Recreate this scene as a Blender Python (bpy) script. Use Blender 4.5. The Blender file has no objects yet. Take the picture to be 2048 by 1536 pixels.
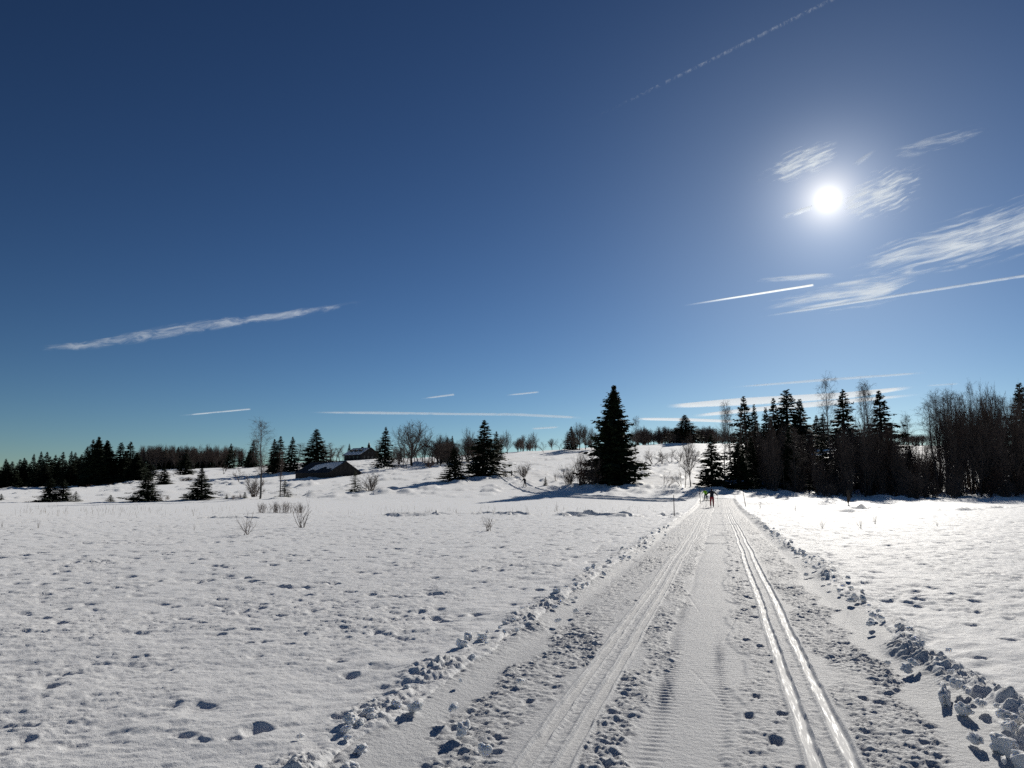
import bpy, bmesh, math, random
import numpy as np
from mathutils import Vector, Matrix

# ------------------------------------------------------------------ camera, sky, sun, exposure
S = bpy.context.scene
COL = S.collection
PITCH = math.radians(8.15)
FPX = 1479.0          # focal length in pixels of the 2048 wide photograph
EYE = 1.65
cam = bpy.data.objects.new('camera', bpy.data.cameras.new('camera'))
COL.objects.link(cam)
cam.data.sensor_width = 36.0
cam.data.lens = 36.0 * FPX / 2048.0
cam.data.clip_start = 0.05
cam.data.clip_end = 400000.0
cam.location = (0, 0, EYE)
cam.rotation_euler = (math.radians(90) + PITCH, 0, 0)
S.camera = cam

SUN_EL, SUN_AZ = math.radians(20.4), math.radians(24.1)    # azimuth measured from +Y towards +X
sundir = Vector((math.cos(SUN_EL) * math.sin(SUN_AZ), math.cos(SUN_EL) * math.cos(SUN_AZ), math.sin(SUN_EL)))
world = bpy.data.worlds.new('World')
S.world = world
world.use_nodes = True
wn, wl = world.node_tree.nodes, world.node_tree.links
sky = wn.new('ShaderNodeTexSky')
sky.sky_type = 'NISHITA'
sky.sun_disc = False
sky.sun_elevation = SUN_EL
sky.sun_rotation = SUN_AZ
sky.altitude = 2200
sky.air_density, sky.dust_density, sky.ozone_density = 1.0, 0.8, 2.0
gam = wn.new('ShaderNodeGamma'); gam.inputs[1].default_value = 1.5
wl.new(sky.outputs[0], gam.inputs[0])
tint = wn.new('ShaderNodeMix'); tint.data_type = 'RGBA'; tint.blend_type = 'MULTIPLY'
tint.inputs[0].default_value = 1.0
tint.inputs[7].default_value = (0.149, 0.173, 0.185, 1)
wl.new(gam.outputs[0], tint.inputs[6])
bg = wn['Background']
bg.inputs[1].default_value = 0.1
# the sun's own disc and the bright ring of thin ice cloud round it
tc = wn.new('ShaderNodeTexCoord')
dot = wn.new('ShaderNodeVectorMath'); dot.operation = 'DOT_PRODUCT'
dot.inputs[1].default_value = sundir
nrm = wn.new('ShaderNodeVectorMath'); nrm.operation = 'NORMALIZE'
wl.new(tc.outputs['Generated'], nrm.inputs[0]); wl.new(nrm.outputs[0], dot.inputs[0])
one = wn.new('ShaderNodeMath'); one.operation = 'SUBTRACT'; one.inputs[0].default_value = 1.0
wl.new(dot.outputs['Value'], one.inputs[1])
acc = tint.outputs[2]
for amp, wid, colr in ((5.0, 0.00008, (1, .97, .88, 1)), (5.5, 0.00042, (1, .87, .66, 1)),
                       (3.0, 0.0022, (.94, .97, 1.0, 1)), (0.22, 0.018, (.85, .93, 1.0, 1))):
    a = wn.new('ShaderNodeMath'); a.operation = 'MULTIPLY'; a.inputs[1].default_value = -1.0 / wid
    wl.new(one.outputs[0], a.inputs[0])
    b = wn.new('ShaderNodeMath'); b.operation = 'EXPONENT'
    wl.new(a.outputs[0], b.inputs[0])
    c = wn.new('ShaderNodeVectorMath'); c.operation = 'SCALE'
    c.inputs[0].default_value = [x * amp for x in colr[:3]]
    wl.new(b.outputs[0], c.inputs['Scale'])
    d = wn.new('ShaderNodeVectorMath'); d.operation = 'ADD'
    wl.new(acc, d.inputs[0]); wl.new(c.outputs[0], d.inputs[1])
    acc = d.outputs[0]
wl.new(acc, bg.inputs[0])

sl = bpy.data.lights.new('sun', 'SUN')
sl.energy = 4.6
sl.angle = math.radians(0.55)
sl.color = (1.0, 0.95, 0.86)
sun = bpy.data.objects.new('sun', sl)
COL.objects.link(sun)
sun.rotation_euler = (-sundir).to_track_quat('-Z', 'Y').to_euler()
sun.location = (30, 70, 60)

vs = S.view_settings
vs.view_transform = 'Standard'
vs.look = 'None'
vs.exposure = 0.0
vs.gamma = 1.0
vs.use_curve_mapping = False
S.render.engine = 'CYCLES'
S.cycles.use_denoising = False
S.cycles.max_bounces = 6
S.cycles.diffuse_bounces = 3
S.cycles.glossy_bounces = 2
S.cycles.transmission_bounces = 4
S.cycles.transparent_max_bounces = 12
S.cycles.sample_clamp_indirect = 4.0

# ------------------------------------------------------------------ helpers
CP, SP = math.cos(PITCH), math.sin(PITCH)


def ray(u, v):
    dn = v - 768.0
    return Vector((u - 1024.0, FPX * CP + dn * SP, -dn * CP + FPX * SP))


def at(u, v, Y):                      # the point of a sight line that lies Y metres ahead
    r = ray(u, v)
    return Vector((0, 0, EYE)) + r * (Y / r.y)


def on_flat(u, v, z=0.0):
    r = ray(u, v)
    t = (z - EYE) / r.z
    return Vector((r.x * t, r.y * t, z))


def lateral(u, Y):
    return (u - 1024.0) / 1494.0 * Y


def link(o, parent=None):
    COL.objects.link(o)
    if parent is not None:
        o.parent = parent
    return o


def tag(o, label=None, cat=None, group=None, kind=None):
    if label: o['label'] = label
    if cat: o['category'] = cat
    if group: o['group'] = group
    if kind: o['kind'] = kind
    return o


def empty(name, loc=(0, 0, 0), rz=0.0):
    e = bpy.data.objects.new(name, None)
    e.empty_display_size = 0.2
    e.location = loc
    e.rotation_euler = (0, 0, rz)
    return link(e)


def mesh_np(name, verts, faces, mat=None, smooth=True):
    """faces: (n,3) or (n,4) int array, or list of such arrays"""
    me = bpy.data.meshes.new(name)
    fl = faces if isinstance(faces, (list, tuple)) else [faces]
    fl = [np.asarray(f, dtype=np.int32) for f in fl if len(f)]
    verts = np.asarray(verts, dtype=np.float32)
    me.vertices.add(len(verts))
    me.vertices.foreach_set('co', verts.ravel())
    idx = np.concatenate([f.ravel() for f in fl])
    tot = np.concatenate([np.full(len(f), f.shape[1], dtype=np.int32) for f in fl])
    me.loops.add(len(idx))
    me.loops.foreach_set('vertex_index', idx)
    me.polygons.add(len(tot))
    st = np.zeros(len(tot), dtype=np.int32)
    st[1:] = np.cumsum(tot)[:-1]
    me.polygons.foreach_set('loop_start', st)
    me.polygons.foreach_set('loop_total', tot)
    me.polygons.foreach_set('use_smooth', np.full(len(tot), smooth, dtype=bool))
    me.update(calc_edges=True)
    me.validate()
    if mat: me.materials.append(mat)
    return me


def obj(name, me, parent=None, loc=None):
    o = bpy.data.objects.new(name, me)
    link(o, parent)
    if loc is not None: o.location = loc
    return o


def copy_tree(root):
    r = root.copy(); COL.objects.link(r)
    for ch in root.children:
        c = ch.copy(); COL.objects.link(c); c.parent = r
        for g in ch.children:
            d = g.copy(); COL.objects.link(d); d.parent = c
    return r


class MB:
    """collects boxes and prisms into one mesh"""
    def __init__(self):
        self.v, self.f3, self.f4 = [], [], []

    def quadbox(self, pts):           # 8 points: bottom 4 (ccw), top 4
        n = len(self.v)
        self.v += [tuple(p) for p in pts]
        for q in ((3, 2, 1, 0), (4, 5, 6, 7), (0, 1, 5, 4), (1, 2, 6, 5), (2, 3, 7, 6), (3, 0, 4, 7)):
            self.f4.append([n + i for i in q])

    def box(self, c, s):
        x, y, z = c; a, b, d = s[0] / 2, s[1] / 2, s[2] / 2
        self.quadbox([(x - a, y - b, z - d), (x + a, y - b, z - d), (x + a, y + b, z - d), (x - a, y + b, z - d),
                      (x - a, y - b, z + d), (x + a, y - b, z + d), (x + a, y + b, z + d), (x - a, y + b, z + d)])

    def poly_prism(self, poly, off):  # polygon points (3d) extruded by the vector off
        n = len(self.v); k = len(poly)
        self.v += [tuple(p) for p in poly] + [tuple(Vector(p) + Vector(off)) for p in poly]
        for i in range(1, k - 1):
            self.f3.append([n, n + i + 1, n + i]); self.f3.append([n + k, n + k + i, n + k + i + 1])
        for i in range(k):
            j = (i + 1) % k
            self.f4.append([n + i, n + j, n + k + j, n + k + i])

    def tube(self, pts, rad, sides=6, cap=True):
        n0 = len(self.v); k = len(pts)
        for i in range(k):
            p = Vector(pts[i])
            d = (Vector(pts[min(i + 1, k - 1)]) - Vector(pts[max(i - 1, 0)])).normalized()
            a = d.cross(Vector((0, 0, 1)))
            if a.length < 1e-3: a = d.cross(Vector((1, 0, 0)))
            a.normalize(); b = d.cross(a)
            for q in range(sides):
                t = 2 * math.pi * q / sides
                self.v.append(tuple(p + (a * math.cos(t) + b * math.sin(t)) * rad[i]))
        for i in range(k - 1):
            for q in range(sides):
                r = (q + 1) % sides
                self.f4.append([n0 + i * sides + q, n0 + i * sides + r, n0 + (i + 1) * sides + r, n0 + (i + 1) * sides + q])
        if cap:
            for base, fl in ((n0, 1), (n0 + (k - 1) * sides, 0)):
                for q in range(1, sides - 1):
                    self.f3.append([base, base + q + fl, base + q + 1 - fl])

    def build(self, name, mat, parent=None, smooth=False, loc=None):
        me = mesh_np(name, np.array(self.v), [self.f3, self.f4], mat, smooth)
        return obj(name, me, parent, loc)


# numpy value noise
def _hash(ix, iy, seed):
    h = (ix.astype(np.int64) * 374761393 + iy.astype(np.int64) * 668265263 + seed * 1442695041) & 0xFFFFFFFF
    h = ((h ^ (h >> 13)) * 1274126177) & 0xFFFFFFFF
    h = (h ^ (h >> 16)) & 0xFFFFFFFF
    return h.astype(np.float64) / 4294967295.0


def vnoise(x, y, seed=0):
    x0 = np.floor(x); y0 = np.floor(y)
    fx = x - x0; fy = y - y0
    fx = fx * fx * fx * (fx * (fx * 6 - 15) + 10); fy = fy * fy * fy * (fy * (fy * 6 - 15) + 10)
    ix = x0.astype(np.int64); iy = y0.astype(np.int64)
    a = _hash(ix, iy, seed); b = _hash(ix + 1, iy, seed)
    c = _hash(ix, iy + 1, seed); d = _hash(ix + 1, iy + 1, seed)
    return 2 * ((a * (1 - fx) + b * fx) * (1 - fy) + (c * (1 - fx) + d * fx) * fy) - 1


def fbm(x, y, seed=0, oct=3, gain=.5):
    s = 0; a = 1.0; t = 0
    for i in range(oct):
        s = s + a * vnoise(x, y, seed + i * 17); t += a
        x = x * 2.03 + 5.1; y = y * 2.03 + 1.7; a *= gain
    return s / t


def cells(x, y, seed=0):
    """distance to the nearest feature point (Worley)"""
    x0 = np.floor(x).astype(np.int64); y0 = np.floor(y).astype(np.int64)
    best = np.full(x.shape, 9.0)
    for i in (-1, 0, 1):
        for j in (-1, 0, 1):
            cx = x0 + i; cy = y0 + j
            px = cx + _hash(cx, cy, seed); py = cy + _hash(cx, cy, seed + 91)
            best = np.minimum(best, (px - x) ** 2 + (py - y) ** 2)
    return np.sqrt(best)


def sstep(a, b, x):
    t = np.clip((x - a) / (b - a), 0, 1)
    return t * t * (3 - 2 * t)


# ------------------------------------------------------------------ materials
def material(name):
    m = bpy.data.materials.new(name)
    m.use_nodes = True
    return m, m.node_tree.nodes, m.node_tree.links, m.node_tree.nodes['Principled BSDF']


def plain(name, c, rough=.8, vary=.25, scale=3.0, spec=.2):
    m, n, l, p = material(name)
    t = n.new('ShaderNodeTexCoord')
    no = n.new('ShaderNodeTexNoise'); no.inputs['Scale'].default_value = scale; no.inputs['Detail'].default_value = 4
    l.new(t.outputs['Object'], no.inputs['Vector'])
    r = n.new('ShaderNodeValToRGB')
    r.color_ramp.elements[0].position = .3; r.color_ramp.elements[1].position = .7
    r.color_ramp.elements[0].color = [x * (1 - vary) for x in c] + [1]
    r.color_ramp.elements[1].color = [min(1, x * (1 + vary)) for x in c] + [1]
    l.new(no.outputs['Fac'], r.inputs[0]); l.new(r.outputs[0], p.inputs['Base Color'])
    p.inputs['Roughness'].default_value = rough
    p.inputs['Specular IOR Level'].default_value = spec
    return m


def snow_material(name, ice):
    m, n, l, p = material(name)
    geo = n.new('ShaderNodeNewGeometry')
    no = n.new('ShaderNodeTexNoise'); no.inputs['Scale'].default_value = 24; no.inputs['Detail'].default_value = 10
    no.inputs['Roughness'].default_value = .66
    l.new(geo.outputs['Position'], no.inputs['Vector'])
    gr = n.new('ShaderNodeTexNoise'); gr.inputs['Scale'].default_value = 170; gr.inputs['Detail'].default_value = 2
    l.new(geo.outputs['Position'], gr.inputs['Vector'])
    b1 = n.new('ShaderNodeBump'); b1.inputs['Strength'].default_value = .8; b1.inputs['Distance'].default_value = .02
    l.new(no.outputs['Fac'], b1.inputs['Height'])
    b2 = n.new('ShaderNodeBump'); b2.inputs['Strength'].default_value = .8; b2.inputs['Distance'].default_value = .006
    l.new(gr.outputs['Fac'], b2.inputs['Height']); l.new(b1.outputs[0], b2.inputs['Normal'])
    l.new(b2.outputs[0], p.inputs['Normal'])
    p.inputs['Base Color'].default_value = (.85, .85, .855, 1)
    p.inputs['IOR'].default_value = 1.31
    p.inputs['Roughness'].default_value = .66
    p.inputs['Specular IOR Level'].default_value = .17
    p.inputs['Sheen Weight'].default_value = 0.0 if ice else .42
    p.inputs['Sheen Roughness'].default_value = .5
    if ice:
        at_ = n.new('ShaderNodeAttribute'); at_.attribute_name = 'ice'
        pn = n.new('ShaderNodeTexNoise'); pn.inputs['Scale'].default_value = 1.0; pn.inputs['Detail'].default_value = 7
        pn.inputs['Roughness'].default_value = .7
        av = n.new('ShaderNodeAttribute'); av.attribute_name = 'st'
        l.new(av.outputs['Vector'], pn.inputs['Vector'])
        mr = n.new('ShaderNodeMapRange'); mr.inputs[1].default_value = .50; mr.inputs[2].default_value = .72
        l.new(pn.outputs['Fac'], mr.inputs[0])
        mu = n.new('ShaderNodeMath'); mu.operation = 'MULTIPLY'
        l.new(mr.outputs[0], mu.inputs[0]); l.new(at_.outputs['Fac'], mu.inputs[1])
        ro = n.new('ShaderNodeMapRange'); ro.inputs[3].default_value = .66; ro.inputs[4].default_value = .36
        l.new(mu.outputs[0], ro.inputs[0]); l.new(ro.outputs[0], p.inputs['Roughness'])
        sp = n.new('ShaderNodeMapRange'); sp.inputs[3].default_value = .07; sp.inputs[4].default_value = .30
        l.new(mu.outputs[0], sp.inputs[0]); l.new(sp.outputs[0], p.inputs['Specular IOR Level'])
        st = n.new('ShaderNodeMapRange'); st.inputs[3].default_value = .8; st.inputs[4].default_value = .06
        l.new(at_.outputs['Fac'], st.inputs[0])
        l.new(st.outputs[0], b1.inputs['Strength']); l.new(st.outputs[0], b2.inputs['Strength'])
        cm = n.new('ShaderNodeMix'); cm.data_type = 'RGBA'
        cm.inputs[6].default_value = (.68, .685, .695, 1); cm.inputs[7].default_value = (.66, .70, .73, 1)
        l.new(mu.outputs[0], cm.inputs[0]); l.new(cm.outputs[2], p.inputs['Base Color'])
    return m


M = {}
M['snow'] = snow_material('snow', False)
M['clod_snow'] = snow_material('clod_snow', False)
q = M['clod_snow'].node_tree.nodes['Principled BSDF']
q.inputs['Subsurface Weight'].default_value = .9
q.inputs['Subsurface Radius'].default_value = (1, 1.05, 1.15)
q.inputs['Subsurface Scale'].default_value = .016
M['trail_snow'] = snow_material('trail_snow', True)
M['spruce'] = plain('spruce_needles', (.022, .034, .016), .85, .35, 1.5, .12)
M['spruce_young'] = plain('young_spruce_needles', (.040, .055, .022), .8, .35, 2, .15)
M['bark_dark'] = plain('dark_bark', (.055, .045, .038), .9, .4, 6)
M['bark_birch'] = plain('birch_bark', (.16, .145, .13), .85, .7, 5)
M['twig'] = plain('bare_twigs', (.12, .09, .074), .85, .3, 2)
M['twig_red'] = plain('reddish_twigs', (.10, .058, .042), .85, .3, 2)
M['twig_birch'] = plain('birch_twigs', (.10, .074, .064), .8, .3, 2)
M['reed'] = plain('dry_stalks', (.22, .17, .11), .9, .3, 4)
M['old_wood'] = plain('weathered_boards', (.040, .036, .034), .85, .35, 7)
M['board'] = plain('dark_board', (.030, .027, .026), .85, .3, 5)
M['roofing'] = plain('dark_roofing', (.035, .035, .038), .7, .3, 4)
M['glass'] = plain('window_glass', (.02, .025, .03), .1, .1, 4, .5)
M['metal'] = plain('turret_metal', (.06, .065, .065), .5, .2, 4, .4)
M['post'] = plain('marker_pole', (.06, .05, .045), .7, .3, 8)

# ------------------------------------------------------------------ terrain
UC = np.array([-900, 0, 170, 300, 500, 650, 800, 1000, 1100, 1230, 1400, 1700, 2048, 2900], float)
YC = np.array([55, 70, 87, 100, 120, 150, 200, 260, 330, 450, 800, 3000], float)
ZT = np.array([
    [0, 0, 0, 0, 0, .3, 1.0, 1.5, 2, 3, 6, 10],
    [0, 0, 0, 0, .2, .8, 1.75, 2.5, 4, 8, 14, 20],
    [0, 0, 0, 0, .3, 1.0, 2.1, 3.5, 6, 9, 14, 20],
    [0, 0, 0, 0, .6, 2.1, 4.0, 6.8, 10.4, 12, 15, 20],
    [0, 0, 0, .2, .85, 2.1, 4.9, 8.2, 12.1, 13, 15, 20],
    [0, 0, .1, .35, 1.25, 3.3, 6.3, 11.0, 14.3, 16, 17, 20],
    [0, 0, .2, .5, 1.7, 3.8, 7.6, 11.8, 15.6, 18, 18, 20],
    [0, .1, .3, .8, 1.9, 4.4, 8.2, 12.8, 18, 20, 19, 20],
    [0, .1, .3, .7, 1.6, 4.1, 8.2, 13.7, 19.5, 21, 20, 20],
    [0, .05, .25, .7, 1.7, 4.0, 8.3, 14.5, 21.9, 23, 21, 20],
    [0, .02, .3, .9, 2.0, 4.6, 9.6, 15.7, 22.8, 24, 21, 20],
    [0, 0, 0, .1, .45, 1.7, 6.9, 14.5, 22.8, 24, 21, 20],
    [0, 0, 0, .1, .3, 1.2, 5.0, 11, 21, 23, 21, 20],
    [0, 0, 0, .1, .3, 1.2, 4.0, 9, 16, 20, 20, 20]])
_us = np.linspace(-900, 2900, 191)
_ls = np.linspace(math.log(55), math.log(3000), 160)
_t1 = np.array([np.interp(_ls, np.log(YC), row) for row in ZT])
_t2 = np.array([np.interp(_us, UC, _t1[:, j]) for j in range(len(_ls))]).T


def _blur(a, k):
    w = np.exp(-0.5 * (np.arange(-k, k + 1) / (k / 2.0)) ** 2); w /= w.sum()
    for ax in (0, 1):
        p = np.pad(a, [(k, k) if i == ax else (0, 0) for i in (0, 1)], mode='edge')
        a = sum(w[i] * (p[i:i + a.shape[0], :] if ax == 0 else p[:, i:i + a.shape[1]]) for i in range(2 * k + 1))
    return a


TAB = _blur(_t2, 4)


def land(x, y):
    """large shape of the ground (vectorised)"""
    x = np.asarray(x, float); y = np.asarray(y, float)
    yy = np.maximum(y, 1.0)
    u = np.clip(1024 + 1494 * x / yy, -899, 2899)
    lg = np.clip(np.log(np.maximum(y, 55.0)), _ls[0], _ls[-1] - 1e-6)
    fu = (u - _us[0]) / (_us[1] - _us[0]); fl = (lg - _ls[0]) / (_ls[1] - _ls[0])
    iu = np.clip(fu.astype(int), 0, len(_us) - 2); il = np.clip(fl.astype(int), 0, len(_ls) - 2)
    du = fu - iu; dl = fl - il
    z = (TAB[iu, il] * (1 - du) + TAB[iu + 1, il] * du) * (1 - dl) + (TAB[iu, il + 1] * (1 - du) + TAB[iu + 1, il + 1] * du) * dl
    z = np.where(y > 55, z, 0.0)
    z = z + .045 * fbm(x / 7.0, y / 7.0, 3, 2) * sstep(3, 12, np.abs(y)) 
    return z


def land1(x, y):
    return float(land(np.array([x]), np.array([y]))[0])


# trail frame: s along, t across (positive to the right)
T0 = np.array([1.05, 4.71]); TD = np.array([.2678, .9635]); TN = np.array([.9635, -.2678])


def trail_st(x, y):
    rx = x - T0[0]; ry = y - T0[1]
    return rx * TD[0] + ry * TD[1] + 4.8, rx * TN[0] + ry * TN[1]


def trail_xy(s, t):
    s = s - 4.8
    return T0[0] + s * TD[0] + t * TN[0], T0[1] + s * TD[1] + t * TN[1]


def side_berm(x, y, s, t):
    """lumps of thrown snow along both edges of the trail"""
    w = .18 * vnoise(s * .9, 0 * s + 4.2, 71)
    r = np.exp(-((t - 2.22 - w) / .17) ** 2)
    q = np.exp(-((t + 2.18 + w) / .22) ** 2)
    wx = x + .06 * vnoise(x * 9, y * 9, 81); wy = y + .06 * vnoise(x * 9, y * 9, 82)
    lum = np.maximum(0, .58 - cells(wx * 7.5, wy * 7.5, 5)) * .55 + np.maximum(0, .55 - cells(wx * 15, wy * 15, 8)) * .4 + .35 * sstep(-.1, .5, fbm(x * 5, y * 5, 83, 4, .6))
    rough = fbm(x * 8, y * 8, 33, 5, .65) * 1.8
    amp = .65 + .5 * vnoise(s * .7, t * 0, 12) + .6 * (1 - sstep(5.5, 9, s)) * (t > 0)
    return r * (.05 + .14 * lum + .02 * rough) * amp + q * (.015 + .08 * lum + .03 * rough) * np.clip(.78 + .7 * vnoise(s * 1.5, t * 0 + 5, 31), .25, 1.25)


def field_detail(x, y):
    d = .028 * fbm(x * .9, y * 1.1, 11, 3)
    # wind crust: short ripples lying across the view
    a = x * .93 + y * .36; b = -x * .36 + y * .93
    mask = np.clip(.75 + .75 * fbm(x / 2.6, y / 3.4, 91, 2), .25, 1.4)
    d = d + .027 * mask * fbm(a * 2.6, b * 5.0, 21, 3, .6)
    mask2 = np.clip(.75 + .9 * fbm(x / 1.9, y / 2.4, 95, 2), .2, 1.5)
    d = d + .019 * mask2 * fbm(a * 9, b * 15, 27, 3, .7)
    far = sstep(88, 112, y) * (1 - sstep(230, 300, y))
    hum = np.maximum(0, fbm(x / 3.2, y / 4.5, 55, 3) - .12)
    d = d + far * (.95 * hum + .10 * fbm(x / 1.7, y / 2.6, 57, 2))
    d = d + sstep(160, 300, y) * .5 * fbm(x / 14, y / 22, 61, 2)
    return d


def build_ground():
    fine = np.radians(np.linspace(-41, 41, 800))
    coarse = np.radians(np.linspace(41, 319, 94))[1:-1]
    az = np.concatenate([fine, coarse])                # measured from +Y to +X
    rr = [0.0]
    r = .5
    while r < 4.2:
        rr.append(r); r *= 1.28
    r = 4.2
    while r < 52:
        rr.append(r); r += .0155 * (r / 4.7) ** 1.2
    while r < 420:
        rr.append(r); r *= 1.0105
    while r < 9000:
        rr.append(r); r *= 1.13
    rr = np.array(rr[1:])
    nr, na = len(rr), len(az)
    R, A = np.meshgrid(rr, az, indexing='ij')
    X = R * np.sin(A); Y = R * np.cos(A)
    Z = land(X, Y) + field_detail(X, Y)
    s, t = trail_st(X, Y)
    on = (s > -14) & (s < 104)
    Z = Z + np.where(on, side_berm(X, Y, s, t), 0)
    rnd = np.random.default_rng(5)
    # footprints and melt hollows
    dents = []
    for k in range(8000):
        a_ = rnd.uniform(-.72, .72); rad = math.sqrt(4.3 ** 2 + (60 ** 2 - 4.3 ** 2) * rnd.random())
        if rad < 11 and rnd.random() < .55: continue
        x, y = rad * math.sin(a_), rad * math.cos(a_)
        dents.append((x, y, rnd.uniform(.06, .12) * (1 + rad / 60), rnd.uniform(.07, .12), rnd.normal(0.1, .5), rnd.uniform(.018, .05) * (1 + rad / 40)))
    for k in range(26):                                # lines of steps
        a_ = rnd.uniform(-.7, .6); rad = rnd.uniform(5, 45)
        x, y = rad * math.sin(a_), rad * math.cos(a_)
        h = rnd.uniform(-1.2, 1.2); n = rnd.integers(5, 16)
        for i in range(n):
            dents.append((x, y, .08, .13, h, rnd.uniform(.03, .055)))
            st = rnd.uniform(.5, .75)
            x += math.sin(h) * st + rnd.normal(0, .06); y += math.cos(h) * st + rnd.normal(0, .06); h += rnd.normal(0, .1)
    for (u, v, w_, l_, dp) in ((680, 1322, .09, .11, .045), (345, 1412, .09, .11, .04), (330, 1338, .1, .12, .05), (365, 1474, .11, .08, .045), (405, 1482, .10, .06, .035),
                               (55, 1450, .12, .09, .05), (150, 1492, .12, .08, .05), (510, 1310, .09, .11, .05), (470, 1480, .10, .07, .045),
                               (885, 1240, .1, .14, .06), (950, 1226, .1, .14, .06), (610, 1205, .1, .16, .06), (690, 1275, .09, .13, .05)):
        p = on_flat(u, v)
        dents.append((p.x, p.y, w_ * .85, l_ * .85, .1, dp * .75))
    daz = az[1] - az[0]
    for (x, y, w_, l_, h, dp) in dents:
        near_ = .72 + .28 * min(1, max(0, (math.hypot(x, y) - 6) / 8)); w_ *= near_; l_ *= near_; dp *= .8
        ss = (x - T0[0]) * TD[0] + (y - T0[1]) * TD[1]; tt = (x - T0[0]) * TN[0] + (y - T0[1]) * TN[1]
        if abs(tt) < 2.35: continue
        rad = math.hypot(x, y); a_ = math.atan2(x, y); m = 2.4 * max(w_, l_)
        i0, i1 = np.searchsorted(rr, rad - m), np.searchsorted(rr, rad + m)
        j0 = int((a_ - m / rad - az[0]) / daz); j1 = int((a_ + m / rad - az[0]) / daz) + 2
        j0 = max(j0, 0); j1 = min(j1, 800)
        if i1 <= i0 or j1 <= j0: continue
        dx = X[i0:i1, j0:j1] - x; dy = Y[i0:i1, j0:j1] - y
        ch, sh = math.cos(h), math.sin(h)
        p = (dx * ch - dy * sh) / w_; q = (dx * sh + dy * ch) / l_
        d2 = p * p + q * q
        wob = 1 + .5 * vnoise(X[i0:i1, j0:j1] * 9, Y[i0:i1, j0:j1] * 9, 9) + .25 * vnoise(X[i0:i1, j0:j1] * 22, Y[i0:i1, j0:j1] * 22, 10)
        d2 = d2 * wob
        hole = np.exp(-d2 * .95)
        rim = np.exp(-((np.sqrt(d2) - 1.45) / .3) ** 2)
        Z[i0:i1, j0:j1] += -dp * hole + .16 * dp * rim
    # long worn lines that cross the meadow
    lines = [([(1500, 1010), (1600, 1013), (1720, 1018), (1800, 1017), (1900, 1021), (1960, 1019), (2060, 1017), (2200, 1016)], .5, .42),
             ([(1690, 1024), (1730, 1020), (1880, 1020), (2060, 1014)], .4, .32),
             ([(780, 1032), (860, 1030), (960, 1028), (1020, 1030), (1110, 1029), (1160, 1032), (1260, 1033), (1350, 1030)], .5, .38),
             ([(940, 1026), (1040, 1030)], .45, .32),
             ([(200, 1036), (320, 1035), (440, 1034), (560, 1036), (700, 1034)], .3, .2),
             ([(500, 1010), (640, 1009), (780, 1008), (920, 1008)], .45, .25),
             ([(1180, 998), (1300, 1001), (1420, 1004)], .5, .3)]
    for (pl, w_, dp) in lines:
        P = [on_flat(u, v) for (u, v) in pl]
        for a_, b_ in zip(P[:-1], P[1:]):
            mid = (a_ + b_) / 2
            i0 = np.searchsorted(rr, min(a_.length, b_.length) - 4); i1 = np.searchsorted(rr, max(a_.length, b_.length) + 4)
            sub = (slice(i0, i1), slice(0, 800))
            ax, ay, bx, by = a_.x, a_.y, b_.x, b_.y
            L2 = (bx - ax) ** 2 + (by - ay) ** 2
            f = np.clip(((X[sub] - ax) * (bx - ax) + (Y[sub] - ay) * (by - ay)) / L2, 0, 1)
            dd = np.hypot(X[sub] - ax - f * (bx - ax), Y[sub] - ay - f * (by - ay))
            inside = (f > 0) & (f < 1)
            mod = np.clip(.25 + 1.5 * vnoise(X[sub] * .55, Y[sub] * .2, 40 + int(w_ * 100)), 0, 1)
            sh = np.exp(-(dd / w_) ** 2) - .55 * np.exp(-((dd - 1.7 * w_) / (w_ * .7)) ** 2)
            Z[sub] -= np.where(inside, dp * mod * sh, 0)
    # sink the meadow sheet under the trail sheet
    s, t = trail_st(X, Y)
    ed = 2.02 + .12 * vnoise(s * 1.3, s * 0 + 2.5, 77)
    k = np.where((s > -13) & (s < 98), 1 - sstep(0, .22, np.abs(t) - ed + .11), 0)
    Z = Z - .35 * k
    V = np.stack([X, Y, Z], -1).reshape(-1, 3)
    ii = np.arange(nr - 1)[:, None]; jj = np.arange(na)[None, :]; j2 = (jj + 1) % na
    F = np.stack([ii * na + jj, ii * na + j2, (ii + 1) * na + j2, (ii + 1) * na + jj], -1).reshape(-1, 4)
    hid = (k.reshape(-1)[F].min(1) > .999) & (np.abs(t).reshape(-1)[F].max(1) < 1.75)
    F = F[~hid]
    # inner disc under the camera
    c = len(V)
    V = np.vstack([V, [[0, 0, -.35]]])
    T3 = np.array([[c, (j + 1) % na, j] for j in range(na)])
    F = F[:, ::-1]
    me = mesh_np('snow_field', V, [T3[:, ::-1], F], M['snow'])
    o = obj('snow_field', me)
    tag(o, 'wide white snow field with footprints rising to a gentle hill', kind='structure')
    return o


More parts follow.
